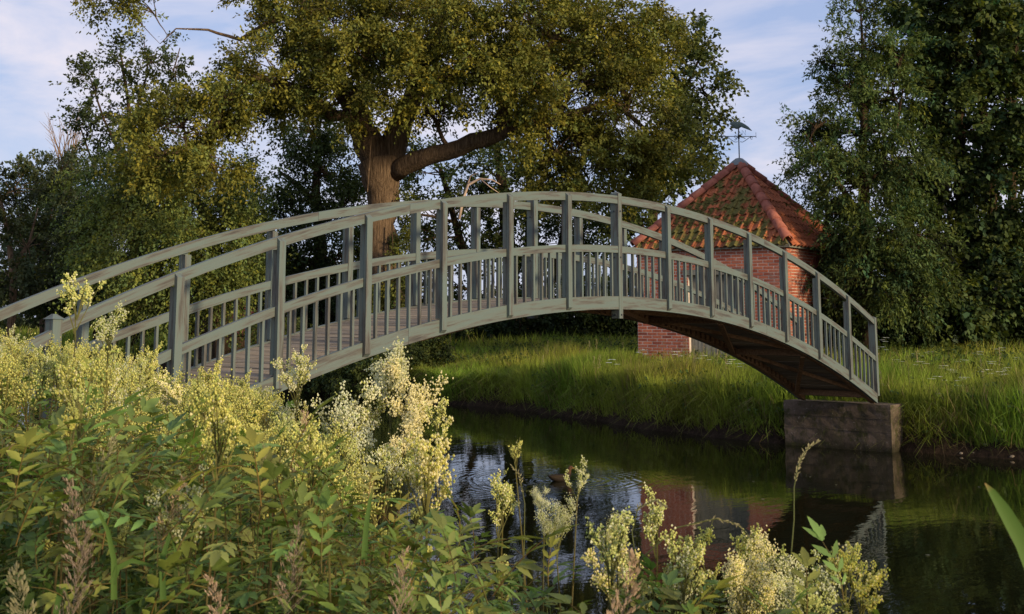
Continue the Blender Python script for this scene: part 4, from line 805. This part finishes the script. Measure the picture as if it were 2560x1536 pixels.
# ------------------------------------------------------------------ duck
def duck():
    root = empty('duck', (DUCK[0], DUCK[1], 0), 'brown duck swimming alone on the dark water behind the flowers', 'duck'); d = RGT*.92+FWD*.38; d = unit(d); side = np.array([-d[1], d[0], 0])
    sp = [(-.24, .10, .004, .004), (-.21, .085, .03, .018), (-.15, .055, .065, .045), (-.06, .04, .092, .07), (.04, .04, .092, .075), (.11, .06, .07, .07), (.145, .10, .042, .05), (.155, .145, .03, .034), (.165, .185, .032, .034), (.185, .21, .036, .036), (.205, .208, .03, .03), (.225, .20, .016, .012), (.25, .196, .014, .007), (.272, .193, .003, .002)]
    sp = [(x*.72, z*.72, w*.72, h*.72) for x, z, w, h in sp]
    mb = MB(); V = []; n = 12; cols = []
    for i, (x, z, w, h) in enumerate(sp):
        a = sp[max(i-1, 0)]; b_ = sp[min(i+1, len(sp)-1)]; t = unit(d*(b_[0]-a[0])+UP*(b_[1]-a[1])); up = unit(np.cross(side, t)); up = up if up[2] > -0.2 else -up
        if 6 <= i <= 8: up = unit(UP*.3-d)
        for k in range(n): V.append(DUCK+d*x+UP*z+side*w*math.cos(2*PI*k/n)+up*h*math.sin(2*PI*k/n)); cols.append((.035, .025, .018) if i < 7 else ((.13, .065, .035) if i < 11 else (.30, .22, .06)))
    mb.add(V, [(i*n+k, i*n+(k+1) % n, (i+1)*n+(k+1) % n, (i+1)*n+k) for i in range(len(sp)-1) for k in range(n)]+[tuple(range(n))[::-1], tuple((len(sp)-1)*n+k for k in range(n))]); mb.c = cols
    mb.build('body', M['plant_leaf'], root, True)
    for sg in (-1, 1):
        mb = MB(); c = DUCK+d*.137+UP*.155+side*sg*.022; mb.cc = (.01, .01, .01); mb.tube([c, c+side*sg*.005], [.006, .003], 6); mb.build('eye', M['plant_leaf'], root)
        mb = MB(); mb.cc = (.05, .035, .022); c = DUCK-d*.04+UP*.05+side*sg*.062; mb.add([c+d*.08, c+d*.03+UP*.025, c-d*.07+UP*.022-side*sg*.02, c-d*.11+UP*.009-side*sg*.035, c-d*.035-UP*.014, c+d*.015+side*sg*.009], [(0, 1, 5), (1, 2, 5), (2, 3, 5), (3, 4, 5), (4, 0, 5)]); mb.build('wing', M['plant_leaf'], root)
duck()

fm = MB()
for i in range(70):
    D = rng.uniform(9, 24); px = rng.uniform(1000, 2560); q = rw((px-1280)/F_PX*D, D, .006)
    if gz(q[0], q[1]) > -.3: continue
    s_ = rng.uniform(.008, .022); a = rng.uniform(0, 6.3); k = rng.uniform(.5, 1); fm.cc = (.5*k, .47*k, .33*k) if i % 3 else (.12, .12, .03)
    fm.add([q+np.array([math.cos(a+t)*s_*w_, math.sin(a+t)*s_*w_, 0]) for t, w_ in ((0, 1.3), (1.4, .6), (2.9, 1.2), (4.5, .6))], [(0, 1, 2, 3)])
tag(fm.build('floating_petals', M['plant_leaf']), None, None, None, 'stuff')
# ------------------------------------------------------------------ near bank: meadowsweet thicket
def leaflet(mb, p, d, nrm, L, W, col):
    s = unit(np.cross(d, nrm)); mb.cc = col; pr = [(.0, .02), (.14, .52), (.24, .44), (.38, .92), (.46, .80), (.58, .82), (.66, .62), (.80, .40), (1, 0)]
    mid = [p+d*L*t-nrm*L*.12*t*t for t, _ in pr]; n = len(pr)
    V = mid+[m+s*W*.5*w+nrm*W*.16*w for m, (_, w) in zip(mid, pr)]+[m-s*W*.5*w+nrm*W*.16*w for m, (_, w) in zip(mid, pr)]
    Fs = []
    for i in range(n-1): Fs += [(i, i+1, n+i+1, n+i), (i+1, i, 2*n+i, 2*n+i+1)]
    mb.add(V, Fs)
def comp_leaf(size, seed, hue):
    r = random.Random(seed); mb = MB(); mb.cc = (.12, .09, .03); L = size; bend = r.uniform(.15, .5)
    pth = [np.array([L*t, 0, L*(.35*t-bend*t*t)]) for t in (0, .25, .5, .75, 1)]; mb.tube(pth, [.0022, .002, .0018, .0015, .001], 3, False)
    g = lambda: tuple(np.array(hue)*r.uniform(.75, 1.25))
    for t, w in ((.25, .26), (.46, .34), (.70, .40)):
        p = np.array([L*t, 0, L*(.35*t-bend*t*t)])
        for sg in (-1, 1): leaflet(mb, p, unit(np.array([.75, sg*.7, r.uniform(-.25, .1)])), unit(np.array([r.uniform(-.2, .2), r.uniform(-.2, .2), 1])), L*w, L*w*.36, g())
    p = pth[-1]
    for a, w in ((0, .55), (.6, .42), (-.6, .42)): leaflet(mb, p, unit(np.array([math.cos(a), math.sin(a), -bend*.7])), unit(np.array([bend, 0, 1])), L*w, L*w*.36, g())
    return mb.mesh('leaf', M['plant_leaf'])
LEAFS = [comp_leaf(.16, i, h) for i, h in enumerate([(.11, .16, .04), (.13, .175, .045), (.09, .14, .04), (.17, .19, .05), (.11, .165, .05), (.14, .16, .04)])]
def bead(mb, c, s, up=1.0):
    mb.add([c+np.array([s, 0, 0]), c+np.array([-s*.5, s*.87, 0]), c+np.array([-s*.5, -s*.87, 0]), c+np.array([0, 0, s*1.2*up]), c-np.array([0, 0, s*.9])], [(0, 1, 3), (1, 2, 3), (2, 0, 3), (1, 0, 4), (2, 1, 4), (0, 2, 4)])
def head_mesh(seed, bloom, size=1.0, fine=1.0):
    """panicle: a few ascending branches, each tipped by clustered buds (bloom 0) or fluffy cream flowers (bloom 1)"""
    r = random.Random(seed); mb = MB(); nb_ = r.randint(6, 9); H = .16*size
    for i in range(nb_):
        t0 = r.uniform(0, .55); a = r.uniform(0, 2*PI); out_ = r.uniform(.25, .62)*(1-t0*.5); L = H*r.uniform(.5, 1.0); base_ = np.array([0, 0, H*t0]); d = unit(np.array([math.cos(a)*out_, math.sin(a)*out_, 1]))
        if i == 0: d = unit(np.array([.05, .05, 1.])); L = H*1.1; base_ = np.zeros(3)
        tip = base_+d*L; mb.cc = (.17, .16, .05); mb.tube([base_, base_+d*L*.6+np.array([0, 0, .005]), tip], [.0024, .0018, .001], 3, False)
        for j in range(r.randint(5, 8)):
            q0 = base_+d*L*r.uniform(.45, 1); a2 = r.uniform(0, 2*PI); d2 = unit(d+np.array([math.cos(a2), math.sin(a2), .5])*.8); L2 = L*r.uniform(.14, .30); q1 = q0+d2*L2
            mb.cc = (.24, .24, .07); mb.tube([q0, q1], [.0014, .0008], 3, False)
            for k_ in range(int((14+26*bloom)/fine**1.4)):
                c = q0+(q1-q0)*r.uniform(.45, 1.08)+np.array([r.gauss(0, 1), r.gauss(0, 1), r.gauss(0, 1)])*(.0034+.0045*bloom)*size
                if r.random() < bloom: mb.cc = tuple(np.array((.86, .80, .56))*r.uniform(.85, 1.1)); bead(mb, c, r.uniform(.0022, .0038)*fine)
                else: mb.cc = tuple(np.array((.70, .67, .23) if r.random() < .8 else (.48, .54, .16))*r.uniform(.75, 1.2)); bead(mb, c, r.uniform(.0020, .0034)*(1 if fine == 1 else .75))
    return mb.mesh('flower_head', M['plant_leaf'])
HEADS = [head_mesh(i, 0.03+.05*(i % 3)) for i in range(6)]; TIPS = [head_mesh(80+i, 0, .4) for i in range(3)]; BLOOM = [head_mesh(40+i, .9, 1.15) for i in range(3)]; FINE = [head_mesh(90+i, .8, 1.15, .6) for i in range(3)]; HALF = [head_mesh(60+i, .45, 1.05) for i in range(3)]
def stem_mesh(h, seed):
    r = random.Random(seed); mb = MB(); pts = []; x = y = 0; lx, ly = r.gauss(0, .05), r.gauss(0, .05)
    for i in range(7): t = i/6; pts.append(np.array([lx*t*t*h, ly*t*t*h, h*t])+np.array([r.gauss(0, .004), r.gauss(0, .004), 0]))
    cr = random.Random(seed).random(); red = np.array([.16, .055, .03]); gr = np.array([.15, .15, .05])
    mb.tube(pts, list(np.linspace(.0042, .002, 7)), 5); cs = []
    for i in range(7): cs += [tuple(red*(1-i/8)*(.5+cr*.6)+gr*(i/8+.2*(1-cr)))]*5
    mb.c = cs; return mb.mesh('stem', M['plant_leaf']), pts
STEMS = {}
def get_stem(h, v):
    k = (round(h, 1), v)
    if k not in STEMS: STEMS[k] = stem_mesh(k[0], int(k[0]*100)+v*7)
    return STEMS[k]
FOL = {}
def foliage_joined(h, v):
    k = (round(h, 1), v)
    if k in FOL: return FOL[k]
    me0, pts = get_stem(h, v); r = random.Random(int(h*10)*13+v); mb = MB(); nl = 10
    for i in range(nl):
        t = .12+.78*i/nl; p = np.array(pts[0])*0; a_ = t*6; j = min(int(a_), 5); p = pts[j]*(1-(a_-j))+pts[j+1]*(a_-j); lf = LEAFS[r.randrange(6)]; sc = (1.25-.75*t)*r.uniform(.8, 1.2); rz = Matrix.Rotation(i*2.4+r.uniform(-.4, .4), 3, 'Z') @ Matrix.Rotation(-r.uniform(.0, .6), 3, 'Y')
        V = [np.array(rz @ (v_.co*sc))+p for v_ in lf.vertices]; col = np.empty(len(lf.vertices)*4, np.float32); lf.color_attributes['Col'].data.foreach_get('color', col); n0 = len(mb.v)
        mb.add(V, [tuple(q.vertices) for q in lf.polygons]); mb.c[n0:] = [tuple(c_) for c_ in col.reshape(-1, 4)[:, :3]]
    FOL[k] = mb.mesh('foliage', M['plant_leaf']); return FOL[k]
GRP = 'meadowsweet plants massed on the near bank'; LAB = 'meadowsweet with greenish yellow budding head in the near bank thicket'
def place_words(p):
    px = pxy(p)[0]
    return 'before the left newel post' if px < 300 else 'in front of the lower left railing' if px < 560 else 'below the end of the fascia board' if px < 860 else 'beside the big cream blossom' if px < 1250 else 'in the lower right clump'
def plant(p, h, label=LAB, group=GRP, head=None, near=False, hs=1.0, v=None, leaves=True):
    if label is LAB:
        w = place_words(p); kind_ = 'half open' if head in HALF else 'budding'; dist = 'front' if float((np.array(p)-EYE)@FWD) < 4.6 else 'further back'
        label = '%s yellow green meadowsweet %s, %s' % (kind_, w, 'at the front' if dist == 'front' else 'further back'); group = '%s meadowsweet %s, %s' % (kind_, w, dist)
    elif group and 'leafy' in group: w = place_words(p); label = 'leafy meadowsweet shoot without open flowers, low '+w; group = 'leafy meadowsweet shoots '+w
    v = random.randrange(4) if v is None else v; hr = max(.4, round(h, 1)); stm, pts = get_stem(hr, v); rz = random.uniform(0, 6.28)
    o = empty('meadowsweet', p, label, 'wildflower', group, rz); zs = h/hr; s = link('stem', stm, o, None, False); s.scale = (1, 1, zs)
    if leaves:
        if near:
            nl = 9
            for i in range(nl):
                t = .15+.72*i/nl; a_ = t*6; j = min(int(a_), 5); q = pts[j]*(1-(a_-j))+pts[j+1]*(a_-j); l_ = link('leaf', LEAFS[random.randrange(6)], o, None, False); l_.location = (q[0], q[1], q[2]*zs); l_.rotation_euler = (0, -random.uniform(0, .6), i*2.4+random.uniform(-.4, .4)); sc = (1.2-.7*t)*random.uniform(.8, 1.2); l_.scale = (sc, sc, sc)
        else: f = link('foliage', foliage_joined(hr, v), o, None, False); f.scale = (1, 1, zs)
    hd = link('flower_head', head or random.choice(HEADS), o, None, False); hd.location = (pts[-1][0], pts[-1][1], h-.01); sc = random.uniform(.75, 1.15)*hs; hd.scale = (sc, sc, sc); return o
ENV = np.array([(-400, 830), (0, 800), (150, 830), (260, 840), (330, 850), (400, 905), (550, 925), (700, 965), (800, 1040), (860, 1060), (1000, 1080), (1100, 1100), (1250, 1150), (1350, 1210), (1450, 1330), (1520, 1420), (1560, 1340), (1650, 1310), (1800, 1330), (1900, 1340), (2050, 1400), (2100, 1520), (2250, 1545), (2600, 1600)], float)
def envy(px): return float(np.interp(px, ENV[:, 0], ENV[:, 1]))+8
LENV = np.array([(-400, 985), (0, 985), (300, 1010), (600, 1110), (800, 1230), (1000, 1330), (1150, 1410), (1300, 1480), (1450, 1560), (1520, 1600), (1650, 1500), (1900, 1520), (2100, 1580), (2600, 1650)], float)
def lenv(px): return float(np.interp(px, LENV[:, 0], LENV[:, 1]))
# individually recognisable plants: (px, py of the tip, distance, head, scale, label)
SP = [(950, 945, 4.9, BLOOM[0], 1.5, 'tallest cream flowering meadowsweet in the middle, left of a twin'), (1010, 1005, 4.8, BLOOM[1], 1.45, 'cream flowering meadowsweet just right of the tallest one'),
      (940, 1085, 4.7, BLOOM[2], 1.4, 'low cream meadowsweet blossom below the tallest pair'),
      (285, 770, 4.2, HALF[0], 1.1, 'tall meadowsweet spray rising in front of the left railing'), (165, 712, 4.0, HEADS[1], 1.0, 'highest meadowsweet bud stalk crossing the left handrails'),
      (760, 935, 5.2, HALF[1], 1.1, 'meadowsweet half in bloom against the lower fascia board'), (1125, 1020, 4.4, HEADS[2], 1.0, 'red stemmed meadowsweet standing alone over the water'),
      (1335, 1105, 4.3, HEADS[3], .6, 'thin meadowsweet stalk with small head near the duck'), (1362, 1212, 3.6, FINE[0], .55, 'cream meadowsweet head on a red stem below the duck'),
      (1413, 1186, 3.7, HALF[2], .45, 'small pale meadowsweet tip beside the duck'), (1410, 1300, 3.2, FINE[1], .65, 'cream topped meadowsweet left of the withered seed head'),
      (1455, 1340, 3.2, FINE[2], .7, 'slanting cream meadowsweet beside the withered seed head'), (1250, 1170, 3.9, HEADS[4], .8, 'budding meadowsweet in the dark gap of the water'),
      (1585, 1235, 3.1, HEADS[5], 1.0, 'tall budding meadowsweet at the left of the lower right clump'), (1910, 1310, 3.0, HEADS[0], .95, 'budding meadowsweet at the top of the lower right clump'),
      (2050, 1375, 2.9, HEADS[1], .8, 'rightmost budding meadowsweet of the lower right clump'), (1960, 1450, 2.7, FINE[0], .95, 'broad cream blossom at the bottom of the lower right clump'), (1870, 1490, 2.6, FINE[2], .95, 'low cream blossom at the bottom edge left of the broad one'),
      (660, 1035, 5.6, BLOOM[1], 1.2, 'pale cream meadowsweet under the end of the fascia board'), (310, 1010, 4.6, BLOOM[2], 1.3, 'soft cream blossom deep in the left thicket')]
SP += [(905, 1075, 4.8, BLOOM[1], 1.35, 'left flank of the cream blossom cluster, lower than the twin tops'), (990, 1060, 4.6, BLOOM[2], 1.35, 'cream meadowsweet filling the gap between the twin tops'), (925, 1010, 5.0, HALF[0], 1.2, 'half open meadowsweet just left of the tallest cream one')]
for (px, py, D, hm, sc, lab) in SP:
    p = at(px, py, D); zg = max(.12, float(gz(p[0], p[1]))); hgt = .17*sc; plant((p[0], p[1], zg), max(.35, p[2]-zg-hgt), lab, None, hm, True, sc, leaves=True)
# thicket
cnt = 0; tries = 0; placed = []
while cnt < 262 and tries < 12000:
    tries += 1; D = 2.5+7.2*random.random()**1.15; px = random.uniform(-250, 2150); ri = (px-1280)/F_PX*D; p = rw(ri, D); z = float(gz(p[0], p[1]))
    if z < .22: continue
    low = D < 4.3 and random.random() < .75
    if px > 1000 and random.random() < .6: continue
    ytop = envy(px)+(lenv(px)-envy(px)+random.uniform(-90, 260) if low else abs(random.gauss(0, 75))); zt = EYE[2]-(ytop-792)/F_PX*D; h = min(zt-z-(.02 if low else .17), random.uniform(.95, 1.45))
    if h < .42: continue
    if any(abs(q[0]-p[0])+abs(q[1]-p[1]) < .12 for q in placed): continue
    placed.append(p); q = p*[1, 1, 0]+[0, 0, z]
    if low: plant(q, h, 'leafy meadowsweet shoot without an open head low in the near bank thicket', 'leafy meadowsweet shoots on the near bank', near=D < 3.6, head=random.choice(TIPS), hs=.6)
    else: plant(q, h, near=D < 3.6, head=random.choice(HEADS+HEADS+HALF))
    cnt += 1
# extra clump at the lower right, on the bank edge
for i in range(14):
    px = random.uniform(1560, 2080); D = random.uniform(2.6, 3.2); p = at(px, envy(px)+random.uniform(0, 120), D); z = max(.1, float(gz(p[0], p[1]))); plant((p[0], p[1], z), max(.4, p[2]-z-.15), near=True, head=random.choice(HEADS+HALF), hs=.95)
# the rest of the thicket further off, too many to tell apart
def light_head(r):
    mb = MB(); nb_ = r.randint(6, 8)
    for i in range(nb_):
        a = r.uniform(0, 2*PI); o_ = r.uniform(.1, .6); d = unit(np.array([math.cos(a)*o_, math.sin(a)*o_, 1])); b0 = np.array([0, 0, r.uniform(0, .06)]); L = r.uniform(.06, .13)
        mb.cc = (.22, .2, .06); mb.tube([b0, b0+d*L], [.002, .001], 3, False)
        for k_ in range(26):
            c = b0+d*L*r.uniform(.5, 1.1)+np.array([r.gauss(0, 1), r.gauss(0, 1), r.gauss(0, 1)])*.011; mb.cc = tuple(np.array((.70, .67, .23) if r.random() < .8 else (.50, .55, .16))*r.uniform(.75, 1.2)); bead(mb, c, r.uniform(.003, .005))
    return mb
LH = [light_head(random.Random(200+i)) for i in range(5)]; V_, F_, C_ = [], [], []; nv_ = 0; got = 0
while got < 250:
    D = 3.4+6.4*random.random(); px = random.uniform(-300, 1020); p = rw((px-1280)/F_PX*D, D); z = float(gz(p[0], p[1]))
    if z < .22: continue
    zt = EYE[2]-(envy(px)+5+abs(random.gauss(0, 70))-792)/F_PX*D; h = min(zt-z-.14, random.uniform(1.0, 1.45))
    if h < .45: continue
    lx, ly = random.gauss(0, .06), random.gauss(0, .06); mb = MB(); red = random.random(); mb.cc = (.13+.03*red, .07+.06*(1-red), .035); mb.tube([(0, 0, 0), (lx*.3, ly*.3, h*.5), (lx, ly, h)], [.004, .003, .002], 4, False)
    hd = random.choice(LH); o_ = np.array([lx, ly, h-.01]); n0 = len(mb.v); mb.v += [tuple(np.array(v)+o_) for v in hd.v]; mb.c += hd.c; mb.f += [tuple(j+n0 for j in f) for f in hd.f]; mb.uv += hd.uv
    tri = []
    for f in mb.f: tri += [f] if len(f) == 3 else [(f[0], f[1], f[2]), (f[0], f[2], f[3])]
    V_.append(np.array(mb.v)+[p[0], p[1], z]); C_.append(np.array(mb.c)); F_.append(np.array(tri)+nv_); nv_ += len(mb.v); got += 1
tag(link('flowering_thicket', np_mesh('flowering_thicket', np.concatenate(V_), np.concatenate(F_), np.concatenate(C_), False, M['plant_leaf'])), None, None, None, 'stuff')
# low leafy mass between the stems
def under(n, zlo, zhi, size, col):
    P0 = []
    while len(P0) < n:
        D = 2.3+7.6*rng.random()**1.1; px = rng.uniform(-400, 2300); ri = (px-1280)/F_PX*D; p = rw(ri, D); z = float(gz(p[0], p[1]))
        if z < .2: continue
        zt = EYE[2]-(lenv(px)+60-792)/F_PX*D; zz = min(z+rng.uniform(zlo, zhi), zt-abs(rng.normal(0, .12)))
        if zz > z: P0.append((p[0], p[1], zz))
    cen = np.array(P0); return sprays(cen, unit(rng.normal(0, .8, (n, 3))+UP*.6), 7, .16, .3, .03, size, col, .22, .5)
P, dv, nv, ln, wd, c = under(7000, .05, .80, .050, (.085, .13, .03)); tag(link('undergrowth', leaf_mesh6('undergrowth', P, dv, nv, ln, wd*.85, c, M['tree_leaf'])), None, None, None, 'stuff')
LD = []
for lf in LEAFS:
    col = np.empty(len(lf.vertices)*4, np.float32); lf.color_attributes['Col'].data.foreach_get('color', col); co = np.empty(len(lf.vertices)*3, np.float32); lf.vertices.foreach_get('co', co)
    tri = []
    for q in lf.polygons: v = tuple(q.vertices); tri += [v] if len(v) == 3 else [(v[0], v[1], v[2]), (v[0], v[2], v[3])]
    LD.append((co.reshape(-1, 3), np.array(tri), col.reshape(-1, 4)[:, :3]))
V_, F_, C_ = [], [], []; nv_ = 0; got = 0
while got < 2700:
    D = 2.35+7.0*random.random()**1.25; px = random.uniform(-350, 2150); p = rw((px-1280)/F_PX*D, D); z = float(gz(p[0], p[1]))
    if z < .22: continue
    off = lenv(px)-envy(px)+abs(random.gauss(0, .5))*(560 if D < 4.5 else 240)-(130*random.random() if random.random() < .25 else 0); zz = EYE[2]-(envy(px)+off-792)/F_PX*D
    if zz < z+.15 or zz > z+1.25: 
        if random.random() < .6: continue
        zz = z+random.uniform(.5, 1.2)
        if zz > EYE[2]-(lenv(px)-792)/F_PX*D: continue
    co, tri, cc = LD[random.randrange(6)]; sc = random.uniform(.42, .9)
    Rm = np.array(Matrix.Rotation(random.uniform(0, 2*PI), 3, 'Z') @ Matrix.Rotation(-random.uniform(-.25, 1.25), 3, 'Y') @ Matrix.Rotation(random.gauss(0, .3), 3, 'X'))
    V_.append(co@Rm.T*sc+np.array([p[0], p[1], zz])); F_.append(tri+nv_); C_.append(cc*random.uniform(1.0, 1.9)*np.array([random.uniform(.85, 1.2), 1, random.uniform(.8, 1.2)])); nv_ += len(co); got += 1
tag(link('foliage_mass', np_mesh('foliage_mass', np.concatenate(V_), np.concatenate(F_), np.concatenate(C_), False, M['plant_leaf'])), None, None, None, 'stuff')
def near_region(n):
    out_ = []
    while len(out_) < n:
        D = 2.2+7.6*rng.random(); ri = (rng.uniform(-500, 2200)-1280)/F_PX*D; p = rw(ri, D)
        if gz(p[0], p[1]) > .15: out_.append((p[0], p[1]))
    a = np.array(out_); return a[:, 0], a[:, 1]
grass('near_grass', 5200, near_region, lambda x, y: np.full_like(x, .8), .0022, lambda x, y, n: np.array([.11, .145, .035])*rng.uniform(.6, 1.4, (n, 1)), lean=.3)
# flowering grass panicles, brownish pink
def panicle(seed, pink=True):
    r = random.Random(seed); mb = MB(); base = (.34, .24, .17) if pink else (.30, .26, .14)
    for i in range(46):
        t = i/46; a = r.uniform(0, 2*PI); L = .045*(1-t)+.012; o = np.array([0, 0, t*.2]); d = unit(np.array([math.cos(a), math.sin(a), 1.0])); mb.cc = base; mb.tube([o, o+d*L], [.0008, .0005], 3, False)
        for j in range(5):
            c = o+d*L*r.uniform(.4, 1.1)+np.array([r.gauss(0, .003), r.gauss(0, .003), 0]); s = .0022; dd = unit(d+np.array([0, 0, .6])); mb.cc = tuple(np.array(base)*r.uniform(.8, 1.5)); sd_ = unit(np.cross(dd, [1, .2, 0])); mb.add([c, c+sd_*s+dd*.004, c+dd*.011, c-sd_*s+dd*.004], [(0, 1, 2, 3)])
    return mb.mesh('seed_head', M['plant_leaf'])
PAN = [panicle(1), panicle(2), panicle(3, False)]
PG = [(720, 1370, 2.7, 1.2, 'pinkish brown grass panicle low in the thicket below the bridge end'), (1000, 1450, 2.6, 1.1, 'pinkish grass panicle at the bottom centre'), (215, 1150, 3.0, 1.1, 'brown grass panicle standing upright in the left thicket'), (215, 1270, 2.8, 1.2, 'dense brown grass panicle in the left thicket below an upright one'), (180, 1400, 2.5, 1.2, 'drooping buff grass panicle at lower left'), (110, 1500, 2.4, 1.3, 'pale pink grass panicle in the bottom left corner'), (400, 1240, 2.9, 1.0, 'thin purplish grass panicle left of centre'), (580, 1500, 2.4, 1.0, 'buff grass panicle at the bottom edge'), (650, 1160, 3.2, 1.2, 'feathery buff grass panicle below the fascia end'), (760, 1090, 3.6, 1.2, 'tall buff grass panicle beside the water gap'), (1510, 1470, 2.5, 1.5, 'withered dark and pale seed head at the bottom of the water gap')]
for i, (px, py, D, sc, lab) in enumerate(PG):
    D *= .86
    p = at(px, py, D); z = max(.1, float(gz(p[0], p[1]))); r = empty('grass_panicle', (p[0], p[1], z), lab, 'grass', None, random.uniform(0, 6)); h = max(.2, p[2]-z-.1*sc)
    mb = MB(); mb.cc = (.15, .14, .05); mb.tube([(0, 0, 0), (.008, 0, h*.5), (0, 0, h)], [.0022, .0018, .0013], 4); link('stem', mb.mesh('stem', M['plant_leaf']), r, None, False); q = link('seed_head', PAN[i % 3], r, None, False); q.location = (0, 0, h); q.scale = (sc*.58, sc*.58, sc*.72); q.rotation_euler = (random.uniform(-.35, .35), random.uniform(-.35, .35), 0)
# tall single grass stalk before the abutment, and the arching stalks
def stalk(pts, D, lab, spk, r0=.0022):
    P = [at(a, b_, D) for a, b_ in pts]; z = max(.1, float(gz(P[0][0], P[0][1]))); r = empty('grass_stalk', (P[0][0], P[0][1], z), lab, 'grass'); mb = MB(); mb.cc = (.13, .14, .05); mb.tube([np.array([P[0][0], P[0][1], z])]+P, list(np.linspace(r0, .0010, len(P)+1)), 4); mb.build('stem', M['plant_leaf'], r)
    sp = MB(); L = len(P)
    for i in range(spk):
        t = (.45+.55*i/spk)*(L-1); j = min(int(t), L-2); c = P[j]*(1-(t-j))+P[j+1]*(t-j); tg = unit(P[j+1]-P[j]); d = unit(tg+RGT*random.choice((-1, 1))*random.uniform(.2, .8)+rng.normal(0, .2, 3)); l_ = random.uniform(.006, .014); s = unit(np.cross(d, FWD))*.0016; sp.cc = tuple(np.array((.30, .26, .15))*random.uniform(.7, 1.4)); sp.add([c, c+d*l_*.5+s, c+d*l_, c+d*l_*.5-s], [(0, 1, 2, 3)])
    sp.build('seed_head', M['plant_leaf'], r)
stalk([(1975, 1420), (1985, 1300), (1985, 1220), (1995, 1165), (2015, 1125), (2045, 1103)], 2.9, 'tall nodding grass stalk in front of the concrete abutment', 60)
stalk([(1590, 1480), (1600, 1400), (1690, 1320), (1790, 1297), (1840, 1310), (1905, 1368)], 2.9, 'arching dry grass stalk over the lower right clump', 50)
stalk([(1600, 1480), (1580, 1330), (1595, 1270), (1640, 1250), (1660, 1265)], 2.95, 'curved dry grass stalk at the left of the lower right clump', 40)
stalk([(1310, 1400), (1312, 1260), (1300, 1190), (1280, 1165)], 3.8, 'drooping brown grass stalk over the dark water', 30)
stalk([(60, 1480), (40, 1250), (15, 1120), (-10, 1060)], 2.8, 'long thin green grass stem at far left', 10)
# broad blades
def blade(pts, D, w, lab, name='broad_grass_blade', col=(.10, .17, .04)):
    P = [at(a, b_, D) for a, b_ in pts]; mb = MB(); mb.cc = col; n = len(P); V = []
    for i, p in enumerate(P):
        t = P[min(i+1, n-1)]-P[max(i-1, 0)]; s = unit(np.cross(t, FWD)); ww = w*(1-(i/(n-1))**1.6)*.5+.0006; V += [p-s*ww, p+FWD*ww*.35, p+s*ww]
    mb.add(V, [(i*3+k, i*3+k+1, i*3+4+k, i*3+3+k) for i in range(n-1) for k in (0, 1)]); mb.c[-3:] = [(.30, .20, .08)]*3; tag(mb.build(name, M['plant_leaf'], None, True), lab, 'grass')
blade([(2700, 1640), (2610, 1480), (2560, 1360), (2510, 1275), (2480, 1230), (2462, 1208)], 1.7, .030, 'broad pointed green leaf entering at the right edge over the water', 'iris_leaf')
for pts, lab in (([(285, 1500), (285, 1400), (270, 1330), (245, 1275), (230, 1270)], 'bent grass blade curling left in the lower left thicket'), ([(280, 1460), (295, 1420), (330, 1402), (380, 1415), (430, 1440)], 'grass blade arching right in the lower left thicket'), ([(408, 1500), (405, 1400), (425, 1335), (440, 1380), (448, 1440)], 'folded hanging grass blade in the lower left thicket'), ([(910, 1400), (915, 1320), (925, 1250), (935, 1200)], 'upright bright grass blade below the cream blossom'), ([(140, 1536), (150, 1480), (160, 1470), (185, 1536)], 'short looped grass blade at bottom left')):
    blade(pts, 2.35, .011, lab)
